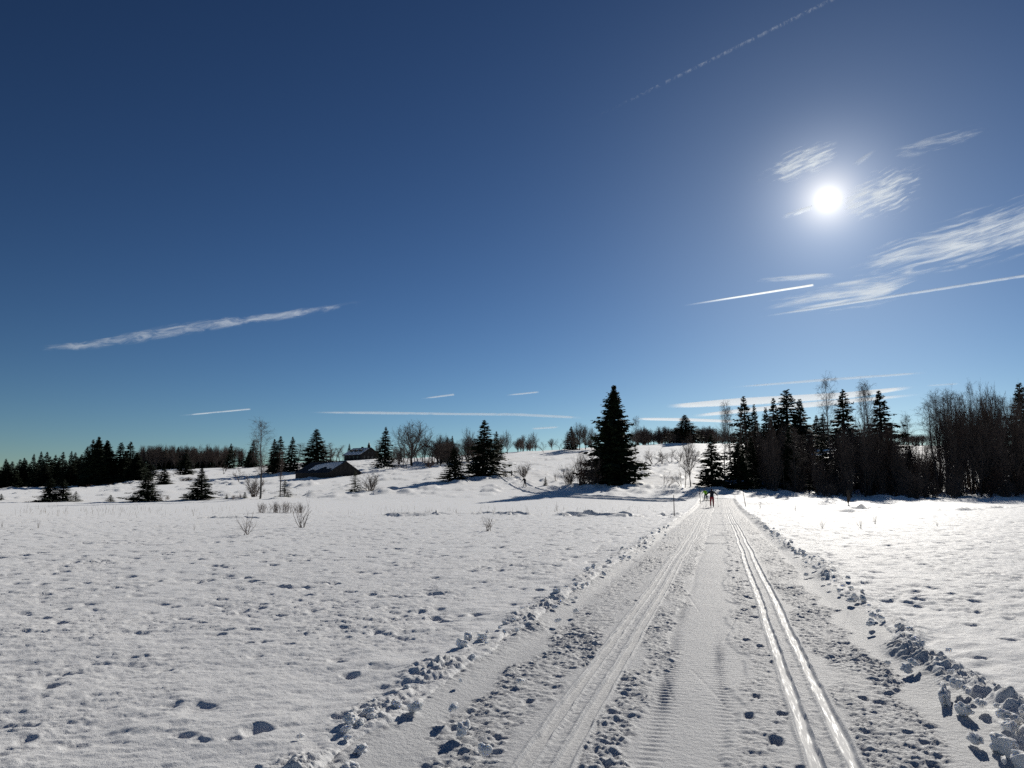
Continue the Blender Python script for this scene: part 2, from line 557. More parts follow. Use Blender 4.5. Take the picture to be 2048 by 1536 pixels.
def build_trail():
    ts = np.unique(np.round(np.concatenate([
        np.arange(-2.28, -1.10, .017), np.arange(-1.10, -.66, .0095), np.arange(-.66, .66, .0125),
        np.arange(.66, 1.10, .0095), np.arange(1.10, 2.29, .017)]), 4))
    sr = [-14.0]
    while sr[-1] < 3.6: sr.append(sr[-1] + .35)
    s = 3.9
    while s < 100:
        sr.append(s); s += .0145 * max(1.0, (s / 8.0)) ** 1.5
    sr = np.array(sr)
    Sg, Tg = np.meshgrid(sr, ts, indexing='ij')
    X, Y = trail_xy(Sg, Tg)
    wander = .05 * vnoise(Sg * .12, Sg * 0 + 1.1, 3) + .02 * vnoise(Sg * .5, Sg * 0 + 7.1, 4)
    T = Tg + wander * sstep(6, 14, Sg)
    Z = land(X, Y) - .055
    Z = Z + .010 * fbm(X * .9, Y * .9, 14, 2) + .0022 * fbm(X * 16, Y * 16, 15, 3)
    edge = .12 * vnoise(Sg * 1.7, Tg * 0 + 3, 18) + .05 * vnoise(Sg * 7, Tg * 4, 19)
    # churned bands beside the tracks
    def band(a, b, w=.06):
        e = T + edge
        return sstep(a - w, a + w, e) * (1 - sstep(b - w, b + w, e))
    qx = X + .03 * vnoise(X * 18, Y * 18, 84); qy = Y + .03 * vnoise(X * 18, Y * 18, 85)
    lum = np.maximum(0, .58 - cells(qx * 15, qy * 15, 25)) * .8 + np.maximum(0, .55 - cells(qx * 31, qy * 31, 26)) * .5
    hol = fbm(X * 10, Y * 10, 35, 4, .72)
    heavy = band(-1.70, -1.12) * .95 + band(-.68, -.34) * .8 + band(1.12, 1.68) * 1.0 + band(.40, .70) * .6
    patch = np.clip(.95 + .6 * vnoise(Sg * .8, Tg * 2.2, 36), .4, 1.35)
    Z = Z + heavy * patch * (.029 * lum + .036 * hol - .004)
    # shallow holes from poles and boots on the right of the middle lane
    # the smooth middle lane with cross ribs pressed by a machine belt
    lane = band(-.36, .34, .03)
    Z = Z - .012 * lane
    resolved = 1 - sstep(9, 14, Sg)
    rib = np.sin(Sg * 2 * math.pi / .088 + .8 * vnoise(Sg * 1.5, Tg * 1.5, 44))
    rib = np.sign(rib) * np.abs(rib) ** .6
    drift = .05 * vnoise(Sg * .35, Sg * 0 + 9, 45)
    rl = np.exp(-((T + .27 + drift) / .075) ** 2) * .0065 + np.exp(-((T - .20 + drift) / .055) ** 2) * .0042 + .0010 * lane
    gate = np.clip(.6 + .6 * vnoise(Sg * 1.2, Tg * 2, 46), .1, 1)
    Z = Z + resolved * rl * gate * rib
    Z = Z - .006 * np.exp(-((T + .32 + drift) / .05) ** 2) * (1 - resolved * .4)
    # thin scratches of ski poles and edges
    rnd = np.random.default_rng(8)
    for k in range(20):
        s0 = rnd.uniform(4.6, 22); t0 = rnd.uniform(-1.9, 1.7); ln = rnd.uniform(.5, 2.6); an = rnd.uniform(-.35, .35)
        i0, i1 = np.searchsorted(sr, s0), np.searchsorted(sr, s0 + ln)
        if i1 <= i0: continue
        tc_ = t0 + (Sg[i0:i1] - s0) * an
        Z[i0:i1] -= .005 * np.exp(-((Tg[i0:i1] - tc_) / .011) ** 2)
    # boot and pole prints
    for k in range(110):
        s0 = rnd.uniform(4.6, 34); t0 = rnd.choice([rnd.uniform(.38, .72), rnd.uniform(-1.9, -1.2), rnd.uniform(1.2, 1.9)], p=[.6, .15, .25])
        a_, b_ = rnd.uniform(.03, .055), rnd.uniform(.05, .10)
        i0, i1 = np.searchsorted(sr, s0 - .25), np.searchsorted(sr, s0 + .25)
        j0, j1 = np.searchsorted(ts, t0 - .2), np.searchsorted(ts, t0 + .2)
        d2 = ((Sg[i0:i1, j0:j1] - s0) / b_) ** 2 + ((Tg[i0:i1, j0:j1] - t0) / a_) ** 2
        Z[i0:i1, j0:j1] -= .03 * (1 - sstep(.4, 1.6, d2))
    for s0, t0, t1 in ((25.5, -.35, .45), (29.8, -.2, .5), (31.5, .1, .55), (38.5, -.5, 1.4), (56, -1.6, 1.0)):      # small steps across the lane
        Z = Z - .05 * np.exp(-((Sg - s0 - .25 * vnoise(Tg * 2, Tg * 0 + s0, 7)) / (.10 + s0 * .004)) ** 2) * sstep(t0 - .1, t0 + .1, Tg) * (1 - sstep(t1 - .1, t1 + .1, Tg))
    # two pairs of pressed ski tracks
    ice = np.zeros_like(Z)
    cuts = []
    for c, amt in ((-.995, .14), (-.765, .14), (.765, 1.0), (.995, 1.0)):
        d = np.abs(T - c)
        d = d + .008 * vnoise(Sg * 5, Tg * 6, 61)
        g = 1 - sstep(.034, .050, d)
        clean = 1 - sstep(.058, .09, d)
        flat = land(X, Y) - .055 + .010 * fbm(X * .9, Y * .9, 14, 2)
        Z = Z * (1 - clean) + (flat + .004 + .003 * vnoise(Sg * 3, Tg * 0, 5)) * clean
        Z = Z - g * (.026 + .005 * vnoise(Sg * 2.2, Tg * 0 + c, 6)) + .007 * np.exp(-((d - .058) / .014) ** 2)
        ice = np.maximum(ice, g * amt)
        cuts.append((np.searchsorted(ts, c - .055), np.searchsorted(ts, c + .055)))
    mid = 1 - sstep(.05, .07, np.abs(np.abs(T) - .88))
    Z = Z + mid * .006 * fbm(X * 20, Y * 20, 52, 2)
    # lift to the banks, then tuck under the meadow sheet
    b = np.abs(Tg)
    Z = Z + side_berm(X, Y, Sg, Tg) * sstep(1.7, 1.95, b)
    Z = Z + .04 * sstep(1.75, 2.1, b) - .30 * sstep(2.14, 2.26, b)
    nr, na = Sg.shape
    V = np.stack([X, Y, Z], -1)

    def strip(j0, j1, name, parent=None):
        sub = V[:, j0:j1 + 1].reshape(-1, 3); n = j1 + 1 - j0
        ii = np.arange(nr - 1)[:, None]; jj = np.arange(n - 1)[None, :]
        F = np.stack([ii * n + jj, ii * n + jj + 1, (ii + 1) * n + jj + 1, (ii + 1) * n + jj], -1).reshape(-1, 4)
        st_ = np.stack([Sg * 3.0, Tg * 42.0, Tg * 0], -1)[:, j0:j1 + 1].reshape(-1, 3)
        return sub, F, ice[:, j0:j1 + 1].reshape(-1), st_

    def make(parts, name, parent=None):
        vs_, fs_, is_, ss_ = [], [], [], []; off = 0
        for (a, f, i, q) in parts:
            vs_.append(a); ss_.append(q); fs_.append(f + off); is_.append(i); off += len(a)
        me = mesh_np(name, np.vstack(vs_), np.vstack(fs_), M['trail_snow'])
        at_ = me.attributes.new('ice', 'FLOAT', 'POINT')
        at_.data.foreach_set('value', np.concatenate(is_).astype(np.float32))
        a2 = me.attributes.new('st', 'FLOAT_VECTOR', 'POINT')
        a2.data.foreach_set('vector', np.vstack(ss_).astype(np.float32).ravel())
        return obj(name, me, parent)
    edges = [0]
    for (a, b_) in cuts: edges += [a, b_]
    edges.append(na - 1)
    trail = make([strip(edges[i], edges[i + 1], '') for i in range(0, len(edges), 2)], 'ski_trail')
    tag(trail, 'groomed cross-country ski trail running straight to the skiers', kind='structure')
    for i, (a, b_) in enumerate(cuts):
        o = make([strip(a, b_, '')], 'ski_track', trail)
        if i >= 2: o['label'] = 'icy shining pressed ski groove on the right of the trail'
    return trail


ground = build_ground()
trail = build_trail()


def side_trail():
    """second groomed trail that climbs the slope on the left"""
    pts = [(985, 178), (1008, 158), (1026, 138), (1050, 121), (1090, 108), (1160, 99), (1250, 93), (1330, 88), (1385, 85)]
    P = np.array([(lateral(u, y), y) for (u, y) in pts])
    tt = np.linspace(0, len(P) - 1, 240)
    px = np.interp(tt, range(len(P)), P[:, 0]); py = np.interp(tt, range(len(P)), P[:, 1])
    k = np.ones(15) / 15
    px[7:-7] = np.convolve(px, k, 'valid'); py[7:-7] = np.convolve(py, k, 'valid')
    dx, dy = np.gradient(px), np.gradient(py); L = np.hypot(dx, dy); dx /= L; dy /= L
    w = np.linspace(-1.9, 1.9, 60)
    X = px[:, None] + w[None] * dy[:, None]; Y = py[:, None] - w[None] * dx[:, None]
    Z = land(X, Y) + .10 + field_detail(X, Y) * .25
    Z = Z + .035 * np.sin(w * 2 * math.pi / .42)[None] - .16 * sstep(1.55, 1.9, np.abs(w))[None] * 2
    Z = Z + .20 * np.exp(-((np.abs(w) - 1.6) / .15) ** 2)[None] * (.6 + .5 * vnoise(X * 1.2, Y * 1.2, 4))
    Z = Z - .5 * sstep(.9, 1.0, np.linspace(0, 1, len(px)))[:, None] - .5 * (1 - sstep(0, .06, np.linspace(0, 1, len(px))))[:, None]
    n, m = X.shape
    V = np.stack([X, Y, Z], -1).reshape(-1, 3)
    ii = np.arange(n - 1)[:, None]; jj = np.arange(m - 1)[None]
    F = np.stack([ii * m + jj, (ii + 1) * m + jj, (ii + 1) * m + jj + 1, ii * m + jj + 1], -1).reshape(-1, 4)[:, ::-1]
    o = obj('ski_trail', mesh_np('side_ski_trail', V, F, M['snow']))
    tag(o, 'narrow ski trail bending up the slope left of the tall spruce', kind='structure')


side_trail()

# ------------------------------------------------------------------ snow clods along the trail
def clod_mesh(seed, blocky=False):
    bm = bmesh.new()
    bmesh.ops.create_icosphere(bm, subdivisions=4, radius=1.0)
    c = np.array([v.co[:] for v in bm.verts])
    m = np.abs(c).max(1)
    k = np.ones(len(c))
    if blocky: k *= (1 / m) ** .7 * .8
    o = seed * 1.37
    for f, a in ((1.3, .32), (2.9, .20), (6.1, .12), (12.5, .075)):
        n = vnoise(c[:, 0] * f + o, c[:, 1] * f + 3.1, seed) + vnoise(c[:, 1] * f + 7.7, c[:, 2] * f + o, seed + 1) + vnoise(c[:, 2] * f + o, c[:, 0] * f + 5.5, seed + 2)
        k = k + a * n / 1.7
    c = c * k[:, None] * np.array([[1, .8, .72]])
    for v, q in zip(bm.verts, c): v.co = q
    me = bpy.data.meshes.new('snow_clod')
    bm.to_mesh(me); bm.free()
    for p in me.polygons: p.use_smooth = True
    me.materials.append(M['clod_snow'])
    return me


CLODS = [clod_mesh(100 + i, i % 3 == 2) for i in range(9)]
rc = random.Random(4)


def clod(x, y, size, label, group=None, sink=.45, flat=1.0, mi=None, base=0.0):
    o = bpy.data.objects.new('snow_clod', CLODS[rc.randrange(9) if mi is None else mi])
    COL.objects.link(o)
    o.location = (x, y, land1(x, y) + base + size * (.72 * flat - sink))
    o.rotation_euler = (rc.uniform(-.4, .4), rc.uniform(-.4, .4), rc.uniform(0, 6.28))
    o.scale = (size * rc.uniform(.85, 1.3), size * rc.uniform(.8, 1.1), size * flat)
    tag(o, label, 'snow clod', group)
    return o


def clod_px(u, v, px, label, flat=1.0, mi=None, sink=.3):
    p = on_flat(u, v)
    o = clod(p.x, p.y, px / 2.9 / FPX * p.length, label, None, sink + .12, flat, mi, 0)
    if u > 1850:                           # broken slabs lie along the bank
        o.scale.x *= 1.55; o.scale.y *= .62
        o.rotation_euler = (rc.uniform(-.25, .25), rc.uniform(-.3, .3), math.atan2(TD[1], TD[0]) + rc.uniform(-.35, .35))
    return o


for i in range(150):
    s = 4.6 + 34 * rc.random() ** 1.7
    t = 2.2 + rc.gauss(0, .13)
    x, y = trail_xy(s, t)
    clod(x, y, rc.uniform(.022, .058), 'rounded snow clod in the lumpy row along the right trail edge', 'snow clods along the right trail edge', rc.uniform(.1, .5), rc.uniform(.6, 1), None, .05)
for i in range(95):
    s = 4.6 + 30 * rc.random() ** 1.7
    t = -2.15 + rc.gauss(0, .2)
    x, y = trail_xy(s, t)
    clod(x, y, rc.uniform(.022, .06), 'broken snow clod in the crumbly row along the left trail edge', 'snow clods along the left trail edge', rc.uniform(.1, .5), rc.uniform(.6, 1), None, .02)
clod_px(925, 1462, 42, 'dark shaded block of snow lying alone left of the ski tracks', .95, 2, .25)
clod_px(1040, 1360, 30, 'small flat snow lump lying alone left of the ski tracks', .45, 1)
clod_px(1612, 1152, 12, 'small snow ball resting inside the right trail edge', 1, 0)
clod_px(1774, 1326, 20, 'single round snow lump inside the right trail edge beside bigger clods', .9, 3)
clod_px(1812, 1338, 36, 'broad snow clod in front of the ragged right trail bank', .8, 5)
clod_px(1890, 1395, 46, 'long upright snow slab tilted on the right trail bank', 1.1, 2)
clod_px(1928, 1425, 48, 'second upright snow slab leaning on the right trail bank', .9, 5)
clod_px(2010, 1500, 64, 'big snow block at the lower right corner with a small cube before it', 1.0, 2)
clod_px(2008, 1522, 22, 'small cube of snow before the big block at lower right', 1.0, 8)
clod_px(2055, 1540, 64, 'rounded snow block cut by the lower right picture corner', 1.0, 4)
clod_px(1950, 1478, 46, 'wide snow lump behind the small cube at lower right', .7, 7)
clod_px(970, 1505, 40, 'dark pointed snow lump near the lower end of left track', 1.0, 6)
clod_px(720, 1500, 54, 'torn slab of snow at the bottom left of the trail', .6, 5)
clod_px(700, 1534, 50, 'rounded snow heap cut by the bottom edge left of trail', .6, 7)

# ------------------------------------------------------------------ trees: spruce
def spruce_meshes(seed, whorls=34, per=8, twigs=9, ragged=.3, H=10.0, R=2.0, skirt=.03, young=False):
    r = np.random.default_rng(seed)
    V, F = [], []

    def quad(a, b, w):                     # slim four-sided spray from a to b, widest near its middle
        d = b - a
        side = np.cross(d, [0, 0, 1.0]); nl = np.linalg.norm(side)
        side = side / nl if nl > 1e-6 else np.array([1.0, 0, 0])
        side = side * math.cos(r.uniform(-.9, .9)) + np.array([0, 0, 1.0]) * r.uniform(-.8, .8)
        m = a + d * .45
        n = len(V)
        V.extend([a, m + side * w, b, m - side * w])
        F.append([n, n + 1, n + 2, n + 3])
    lean = r.normal(0, .006, 2)
    lop = r.uniform(0, 6.28)
    for k in range(whorls):
        q_ = k / (whorls - 1)
        f = skirt + (1 - skirt - .012) * (.45 * q_ + .55 * (1 - (1 - q_) ** 1.7))
        z = H * f
        prof = (1 - f) ** .95
        if f < .14: prof *= .72 + 2.0 * f
        nb = per if f < .9 else 5
        bulge = 1 + ragged * .30 * r.normal()
        for b in range(nb):
            an = 6.283 * (b + r.random()) / nb + k * 2.4
            rl = R * prof * bulge * (1 + ragged * r.normal() * .8) * (1 + .10 * math.cos(an - lop)) + .05
            rl = max(rl, .09)
            droop = (.16 + .34 * (1 - f)) + r.normal(0, .06)
            zj = z + r.normal() * H * .012
            p0 = np.array([lean[0] * z, lean[1] * z, zj])
            dirh = np.array([math.cos(an), math.sin(an), 0])
            if f > .82: droop = -.25 - 3.5 * (f - .82)
            def pt(q):
                return p0 + dirh * rl * q + np.array([0, 0, -rl * droop * q + rl * .26 * q * q * q])
            quad(p0, pt(1.0), .035 + .02 * rl)
            nt = max(4, int(twigs * (.5 + .5 * prof)))
            for i in range(nt):
                q = .18 + .82 * (i + r.random()) / nt
                o = pt(q)
                ln = (.09 + .10 * min(1, rl) + .34 * rl * (1.15 - q)) * r.uniform(.7, 1.25)
                sgn = 1 if i % 2 else -1
                ta = an + sgn * r.uniform(.45, 1.0)
                e = o + np.array([math.cos(ta), math.sin(ta), -.30 - .35 * r.random()]) * ln
                quad(o, e, ln * .30 + .03)
                if r.random() < .55:       # hanging spray
                    e2 = o + np.array([.35 * math.cos(ta), .35 * math.sin(ta), -1.0]) * ln * .6
                    quad(o, e2, ln * .24 + .02)
    top = np.array([lean[0] * H, lean[1] * H, H])
    for i in range(4):
        quad(top + np.array([0, 0, -.55]), top + np.array([r.normal(0, .02), r.normal(0, .02), .1]), .03)
    crown = mesh_np('crown', np.array(V), np.array(F), M['spruce_young' if young else 'spruce'], False)
    mb = MB()
    mb.tube([(0, 0, -.4), (0, 0, H * .3), (lean[0] * H * .6, lean[1] * H * .6, H * .6), tuple(top)], [H * .021, H * .016, H * .009, .01], 7)
    trunk = mesh_np('trunk', np.array(mb.v), [mb.f3, mb.f4], M['bark_dark'], True)
    return trunk, crown


SPR = [spruce_meshes(11, 58, 10, 14, .30), spruce_meshes(12, 36, 8, 10, .36), spruce_meshes(13, 34, 8, 10, .22),
       spruce_meshes(14, 32, 7, 10, .30), spruce_meshes(15, 30, 8, 9, .18), spruce_meshes(16, 38, 8, 10, .42, skirt=.09)]
YSP = [spruce_meshes(31, 20, 7, 9, .28, young=True), spruce_meshes(32, 18, 7, 9, .35, young=True), spruce_meshes(33, 22, 8, 8, .22, young=True)]


HW = {}


def half_width(me):
    if me.name not in HW:
        c = np.zeros(len(me.vertices) * 3, np.float32); me.vertices.foreach_get('co', c); c = c.reshape(-1, 3)
        HW[me.name] = float(np.percentile(np.abs(c[:, 0]), 98.5))
    return HW[me.name]


def tree_at(name, meshes, u, Y, vtop, label, cat, group=None, wpx=None, wbase=2.0, hbase=10.0, rz=None, lean=(0, 0), dz=-.1, x=None):
    X = lateral(u, Y) if x is None else x
    zb = land1(X, Y)
    zt = EYE + (979.8 - vtop) * 6.626e-4 * Y
    H = max(zt - zb, .4)
    e = empty(name, (X, Y, zb + dz), rc.uniform(0, 6.28) if rz is None else rz)
    sz = H / hbase
    sx = sz if wpx is None else (wpx * .5 * 6.69e-4 * Y) / half_width(meshes[1])
    e.scale = (sx, sx, sz)
    e.rotation_euler[0] = lean[0]; e.rotation_euler[1] = lean[1]
    obj('trunk', meshes[0], e); obj('crown', meshes[1], e)
    tag(e, label, cat, group)
    return e


def spruce(u, Y, vtop, wpx, label, group=None, var=None, young=False):
    ms = (YSP if young else SPR)
    wpx *= 1.2 if young else 1.25
    return tree_at('spruce_tree', ms[rc.randrange(len(ms)) if var is None else var], u, Y, vtop, label, 'tree', group, wpx)


spruce(1231, 130, 768, 84, 'tallest dark spruce standing alone at the middle of the picture', None, 0)
spruce(967, 150, 838, 74, 'broad dark spruce on the bank, second tallest left of centre', None, 1)
spruce(910, 137, 893, 44, 'small dark spruce just left of the broad bank spruce', None, 2)
spruce(768, 205, 852, 38, 'slender pointed spruce beside the house on the hill', None, 4)
spruce(633, 215, 857, 56, 'wide dark spruce rising behind the low barn', None, 2)
spruce(580, 212, 872, 32, 'narrow spruce between the barn and the tall birch', None, 4)
spruce(556, 214, 871, 34, 'spruce of the pair right behind the tall birch', None, 3)
spruce(545, 216, 877, 30, 'lower spruce of the pair right behind the tall birch', None, 5)
spruce(504, 290, 880, 30, 'distant spruce just left of the tall birch crown', None, 4)
spruce(457, 300, 886, 20, 'thin distant spruce standing out of the left forest line', None, 3)
spruce(403, 105, 935, 46, 'dense young spruce at the meadow edge left of birch', None, 1)
spruce(295, 100, 943, 50, 'wide young spruce at the meadow edge, largest on the left', None, 5)
spruce(267, 101, 988, 16, 'tiny spruce leaning on the wide young spruce', None, 0, True)
spruce(100, 101, 954, 40, 'left spruce of the dark bushy pair at left meadow edge', None, 5)
spruce(127, 102, 958, 34, 'right spruce of the dark bushy pair at left meadow edge', None, 3)
spruce(153, 101, 981, 20, 'small spruce right beside the dark bushy pair', None, 1, True)
spruce(223, 101, 988, 18, 'little olive spruce alone between the left meadow spruces', None, 2, True)
spruce(327, 170, 935, 30, 'ragged see-through spruce on the left slope', None, 5)
spruce(369, 235, 905, 34, 'dark spruce at the top of the left slope', None, 1)
spruce(4, 101, 986, 18, 'small spruce cut by the left picture edge', None, 0, True)
spruce(570, 107, 958, 26, 'small spruce beside the thin birch stem', None, 1, True)
spruce(490, 106, 982, 11, 'tiny spruce right of the dry willow stems', None, 2, True)
spruce(454, 106, 986, 8, 'very tiny spruce sprout left of the tall birch', None, 0, True)
spruce(710, 117, 940, 24, 'small spruce next to the round bare bush', None, 1, True)
spruce(783, 116, 976, 13, 'tiny dark spruce alone below the slope', None, 0, True)
spruce(1091, 128, 952, 9, 'tiny dark sapling on the snow bank right of the lone skier', None, 2, True)
spruce(1377, 325, 828, 54, 'pointed spruce on the hill crest right of the tallest spruce', None, 2)
spruce(1425, 120, 866, 58, 'bushy dark spruce at the trail behind the skiers', None, 1)
spruce(1480, 121, 884, 56, 'dark spruce right of the bushy one by the trail', None, 5)
spruce(1497, 152, 789, 62, 'pointed tall spruce at the left end of right wood', None, 3)
spruce(1516, 158, 806, 40, 'slim spruce top beside the pointed tall spruce', None, 4)
spruce(1539, 160, 812, 46, 'lower spruce between the pointed and the widest spruce', None, 4)
spruce(1554, 165, 793, 52, 'spruce with its top touching the widest spruce', None, 3)
spruce(1578, 160, 776, 100, 'widest tall spruce in the right wood', None, 2)
spruce(1610, 165, 795, 72, 'spruce with long side branches right of the widest one', None, 1)
spruce(1640, 280, 828, 34, 'left one of two far spruces in the gap of the right wood', None, 4)
spruce(1654, 282, 826, 36, 'right one of two far spruces in the gap of the right wood', None, 3)
spruce(1692, 150, 778, 84, 'tall spruce between the two high birches', None, 2)
spruce(1770, 150, 778, 92, 'tall spruce right of the double birch', None, 1)
spruce(1649, 135, 880, 44, 'thin see-through young spruce in the bright gap', None, 5)
spruce(1584, 128, 852, 46, 'dark spruce standing in front of the right wood', None, 5)
spruce(1826, 140, 890, 34, 'small spruce in the low gap of the right wood', None, 5)
spruce(1840, 325, 876, 8, 'tiny far spruce on the bright crest', None, 4)
spruce(2050, 142, 764, 84, 'spruce cut by the right picture edge', None, 2)
spruce(696, 310, 886, 11, 'little spruce at the left gable of the hill house', None, 4)
spruce(893, 235, 872, 18, 'left one of two slim spruces behind the slope bushes', None, 4)
spruce(903, 238, 870, 16, 'right one of two slim spruces behind the slope bushes', None, 3)
spruce(992, 240, 861, 26, 'spruce peeping out right of the broad bank spruce', None, 4)
spruce(1145, 300, 851, 26, 'dark spruce in the crest clump left of the tallest', None, 4)
spruce(1508, 132, 872, 36, 'dim spruce among birch stems at the left wood end', None, 4)
# left forest, a closed front of dark spruces
LG = 'dark spruces of the left forest edge'
LL = 'dark spruce in the closed front of the forest on the left'
ORD = ['first', 'second', 'third', 'fourth', 'fifth', 'sixth', 'seventh', 'eighth', 'ninth', 'tenth']
HC = sorted(((178, 878, 40), (190, 873, 40), (207, 880, 44), (233, 884, 44), (257, 882, 46), (168, 893, 34), (220, 900, 36), (246, 902, 40), (271, 905, 40)))
for i, (u, vt, w) in enumerate(HC):
    spruce(u, rc.uniform(205, 222), vt, w, f'{ORD[i]} spruce from the left in the highest clump of the left forest edge', 'highest clump of the left forest', None)
for (u, vt) in ((63, 907), (75, 902), (87, 903), (105, 909), (121, 903), (137, 902), (146, 904), (5, 917), (20, 922), (36, 918), (48, 920), (96, 912), (112, 914), (155, 908),
                (-14, 915), (-30, 905), (12, 928), (28, 930), (56, 926), (70, 925), (90, 926), (130, 922)):
    spruce(u, rc.uniform(215, 250), vt, rc.uniform(22, 32), LL, LG, rc.choice([2, 3, 4, 4]))
for i in range(36):
    u = rc.uniform(-60, 300)
    spruce(u, rc.uniform(215, 262), rc.uniform(912, 940) - (8 if 150 < u < 280 else 0), rc.uniform(24, 36), LL, LG, rc.choice([2, 3, 4, 5]))
for i in range(44):
    u = rc.uniform(275, 505)
    spruce(u, rc.uniform(335, 380), rc.uniform(893, 908), rc.uniform(13, 20), 'small dark spruce in the far forest line on the left hill', 'spruces of the far left forest line', rc.choice([2, 3, 4]))

# ------------------------------------------------------------------ trees: bare broadleaf
def bare_meshes(seed, kind, trunkmat, twigmat):
    r = np.random.default_rng(seed)
    thick, thin = [], []          # (p0, p1, r0, r1)

    def perp(d):
        a = np.cross(d, r.normal(size=3)); return a / (np.linalg.norm(a) + 1e-9)

    def grow(p, d, L, rad, lev, n, trop, jit):
        pts = [p]; dirs = [d]; seg = L / n
        for i in range(n):
            d = d + r.normal(size=3) * jit + np.array([0, 0, trop * seg])
            d = d / np.linalg.norm(d)
            q = p + d * seg
            r0 = rad * (1 - i / n * .82); r1 = rad * (1 - (i + 1) / n * .82)
            (thick if lev == 0 else thin).append((p, q, r0, r1, lev))
            p = q; pts.append(p); dirs.append(d)
        return pts, dirs

    def side(pts, dirs, f, ang):
        i = min(int(f * (len(pts) - 1)), len(pts) - 2); g = f * (len(pts) - 1) - i
        p = pts[i] * (1 - g) + pts[i + 1] * g
        d = dirs[i + 1]
        dd = d * math.cos(ang) + perp(d) * math.sin(ang)
        return p, dd / np.linalg.norm(dd)
    up = np.array([0, 0, 1.0])
    H = 10.0
    if kind == 'birch':
        P, D = grow(np.array([0, 0, -.3]), up, H * .98, .13, 0, 12, .06, .035)
        for i in range(40):
            f = .28 + .70 * (i + r.random()) / 40
            pr = math.sin(math.pi * min(1, (f - .12) / .95)) ** .7
            p, d = side(P, D, f, r.uniform(.45, .85))
            d[2] = abs(d[2]) + .25; d /= np.linalg.norm(d)
            L1 = H * .23 * pr * r.uniform(.7, 1.2)
            A, B = grow(p, d, L1, .032 * (1.15 - f), 1, 5, .25, .10)
            for j in range(8):
                p2, d2 = side(A, B, r.uniform(.2, 1), r.uniform(.4, 1.0))
                A2, B2 = grow(p2, d2, L1 * r.uniform(.25, .5), .011, 2, 3, -.1, .15)
                for k in range(5):
                    p3, d3 = side(A2, B2, r.uniform(.2, 1), r.uniform(.3, 1.0))
                    grow(p3, d3, r.uniform(.25, .65), .0065, 3, 2, -1.1, .15)
    elif kind == 'thin':
        P, D = grow(np.array([0, 0, -.3]), up, H * .98, .075, 0, 11, .05, .045)
        for i in range(34):
            f = .30 + .69 * (i + r.random()) / 34
            p, d = side(P, D, f, r.uniform(.35, .65))
            d[2] = abs(d[2]) + .3; d /= np.linalg.norm(d)
            L1 = H * .15 * (1.15 - f * .75) * r.uniform(.6, 1.2)
            A, B = grow(p, d, L1, .020 * (1.15 - f * .6), 1, 4, .35, .10)
            for j in range(6):
                p2, d2 = side(A, B, r.uniform(.2, 1), r.uniform(.35, .8))
                A2, B2 = grow(p2, d2, L1 * r.uniform(.3, .55), .0085, 2, 2, .2, .12)
                for k in range(4):
                    p3, d3 = side(A2, B2, r.uniform(.2, 1), r.uniform(.3, .9))
                    grow(p3, d3, r.uniform(.2, .5), .0055, 3, 2, .2, .15)
    elif kind == 'round':
        P, D = grow(np.array([0, 0, -.3]), up, H * .55, .22, 0, 6, .1, .05)
        for i in range(19):
            f = .30 + .70 * (i + r.random()) / 19
            p, d = side(P, D, f, r.uniform(.35, 1.0) if i < 13 else r.uniform(.05, .45))
            d[2] = abs(d[2]) + .15; d /= np.linalg.norm(d)
            L1 = H * r.uniform(.40, .55) * (1.0 if f < .7 else .92)
            A, B = grow(p, d, L1, .085 * (1.2 - f * .5), 1, 6, .12, .10)
            for j in range(14):
                p2, d2 = side(A, B, .2 + .8 * (j + r.random()) / 14, r.uniform(.35, .85))
                A2, B2 = grow(p2, d2, L1 * r.uniform(.22, .42), .024, 2, 4, .18, .12)
                for k in range(6):
                    p3, d3 = side(A2, B2, r.uniform(.15, 1), r.uniform(.3, .9))
                    A3, B3 = grow(p3, d3, r.uniform(.4, .9), .013, 3, 2, .25, .15)
                    for q in range(2):
                        p4, d4 = side(A3, B3, r.uniform(.1, 1), r.uniform(.3, .8))
                        grow(p4, d4, r.uniform(.25, .5), .008, 3, 1, .2, .1)
    elif kind == 'orchard':
        nst = 2 + seed % 2
        for st in range(nst):
            d0 = np.array([r.normal(0, .35), r.normal(0, .35), 1.0]); d0 /= np.linalg.norm(d0)
            P, D = grow(np.array([r.normal(0, .15), r.normal(0, .15), -.3]), d0, H * r.uniform(.5, .65), .17, 0, 6, .02, .13)
            for i in range(8):
                f = .35 + .65 * (i + r.random()) / 8
                p, d = side(P, D, f, r.uniform(.4, 1.0)); d[2] = abs(d[2]) + .1; d /= np.linalg.norm(d)
                L1 = H * r.uniform(.25, .42)
                A, B = grow(p, d, L1, .065, 1, 5, .10, .20)
                for j in range(8):
                    p2, d2 = side(A, B, r.uniform(.15, 1), r.uniform(.4, 1.0))
                    A2, B2 = grow(p2, d2, L1 * r.uniform(.25, .45), .023, 2, 3, .2, .2)
                    for k in range(5):
                        p3, d3 = side(A2, B2, r.uniform(.1, 1), r.uniform(.4, 1.0))
                        grow(p3, d3, r.uniform(.3, .8), .012, 3, 2, .3, .2)
    else:                                   # shrub: a sheaf of stems out of the ground
        n = {'shrub': 26, 'sparse': 9, 'tuft': 40}[kind]
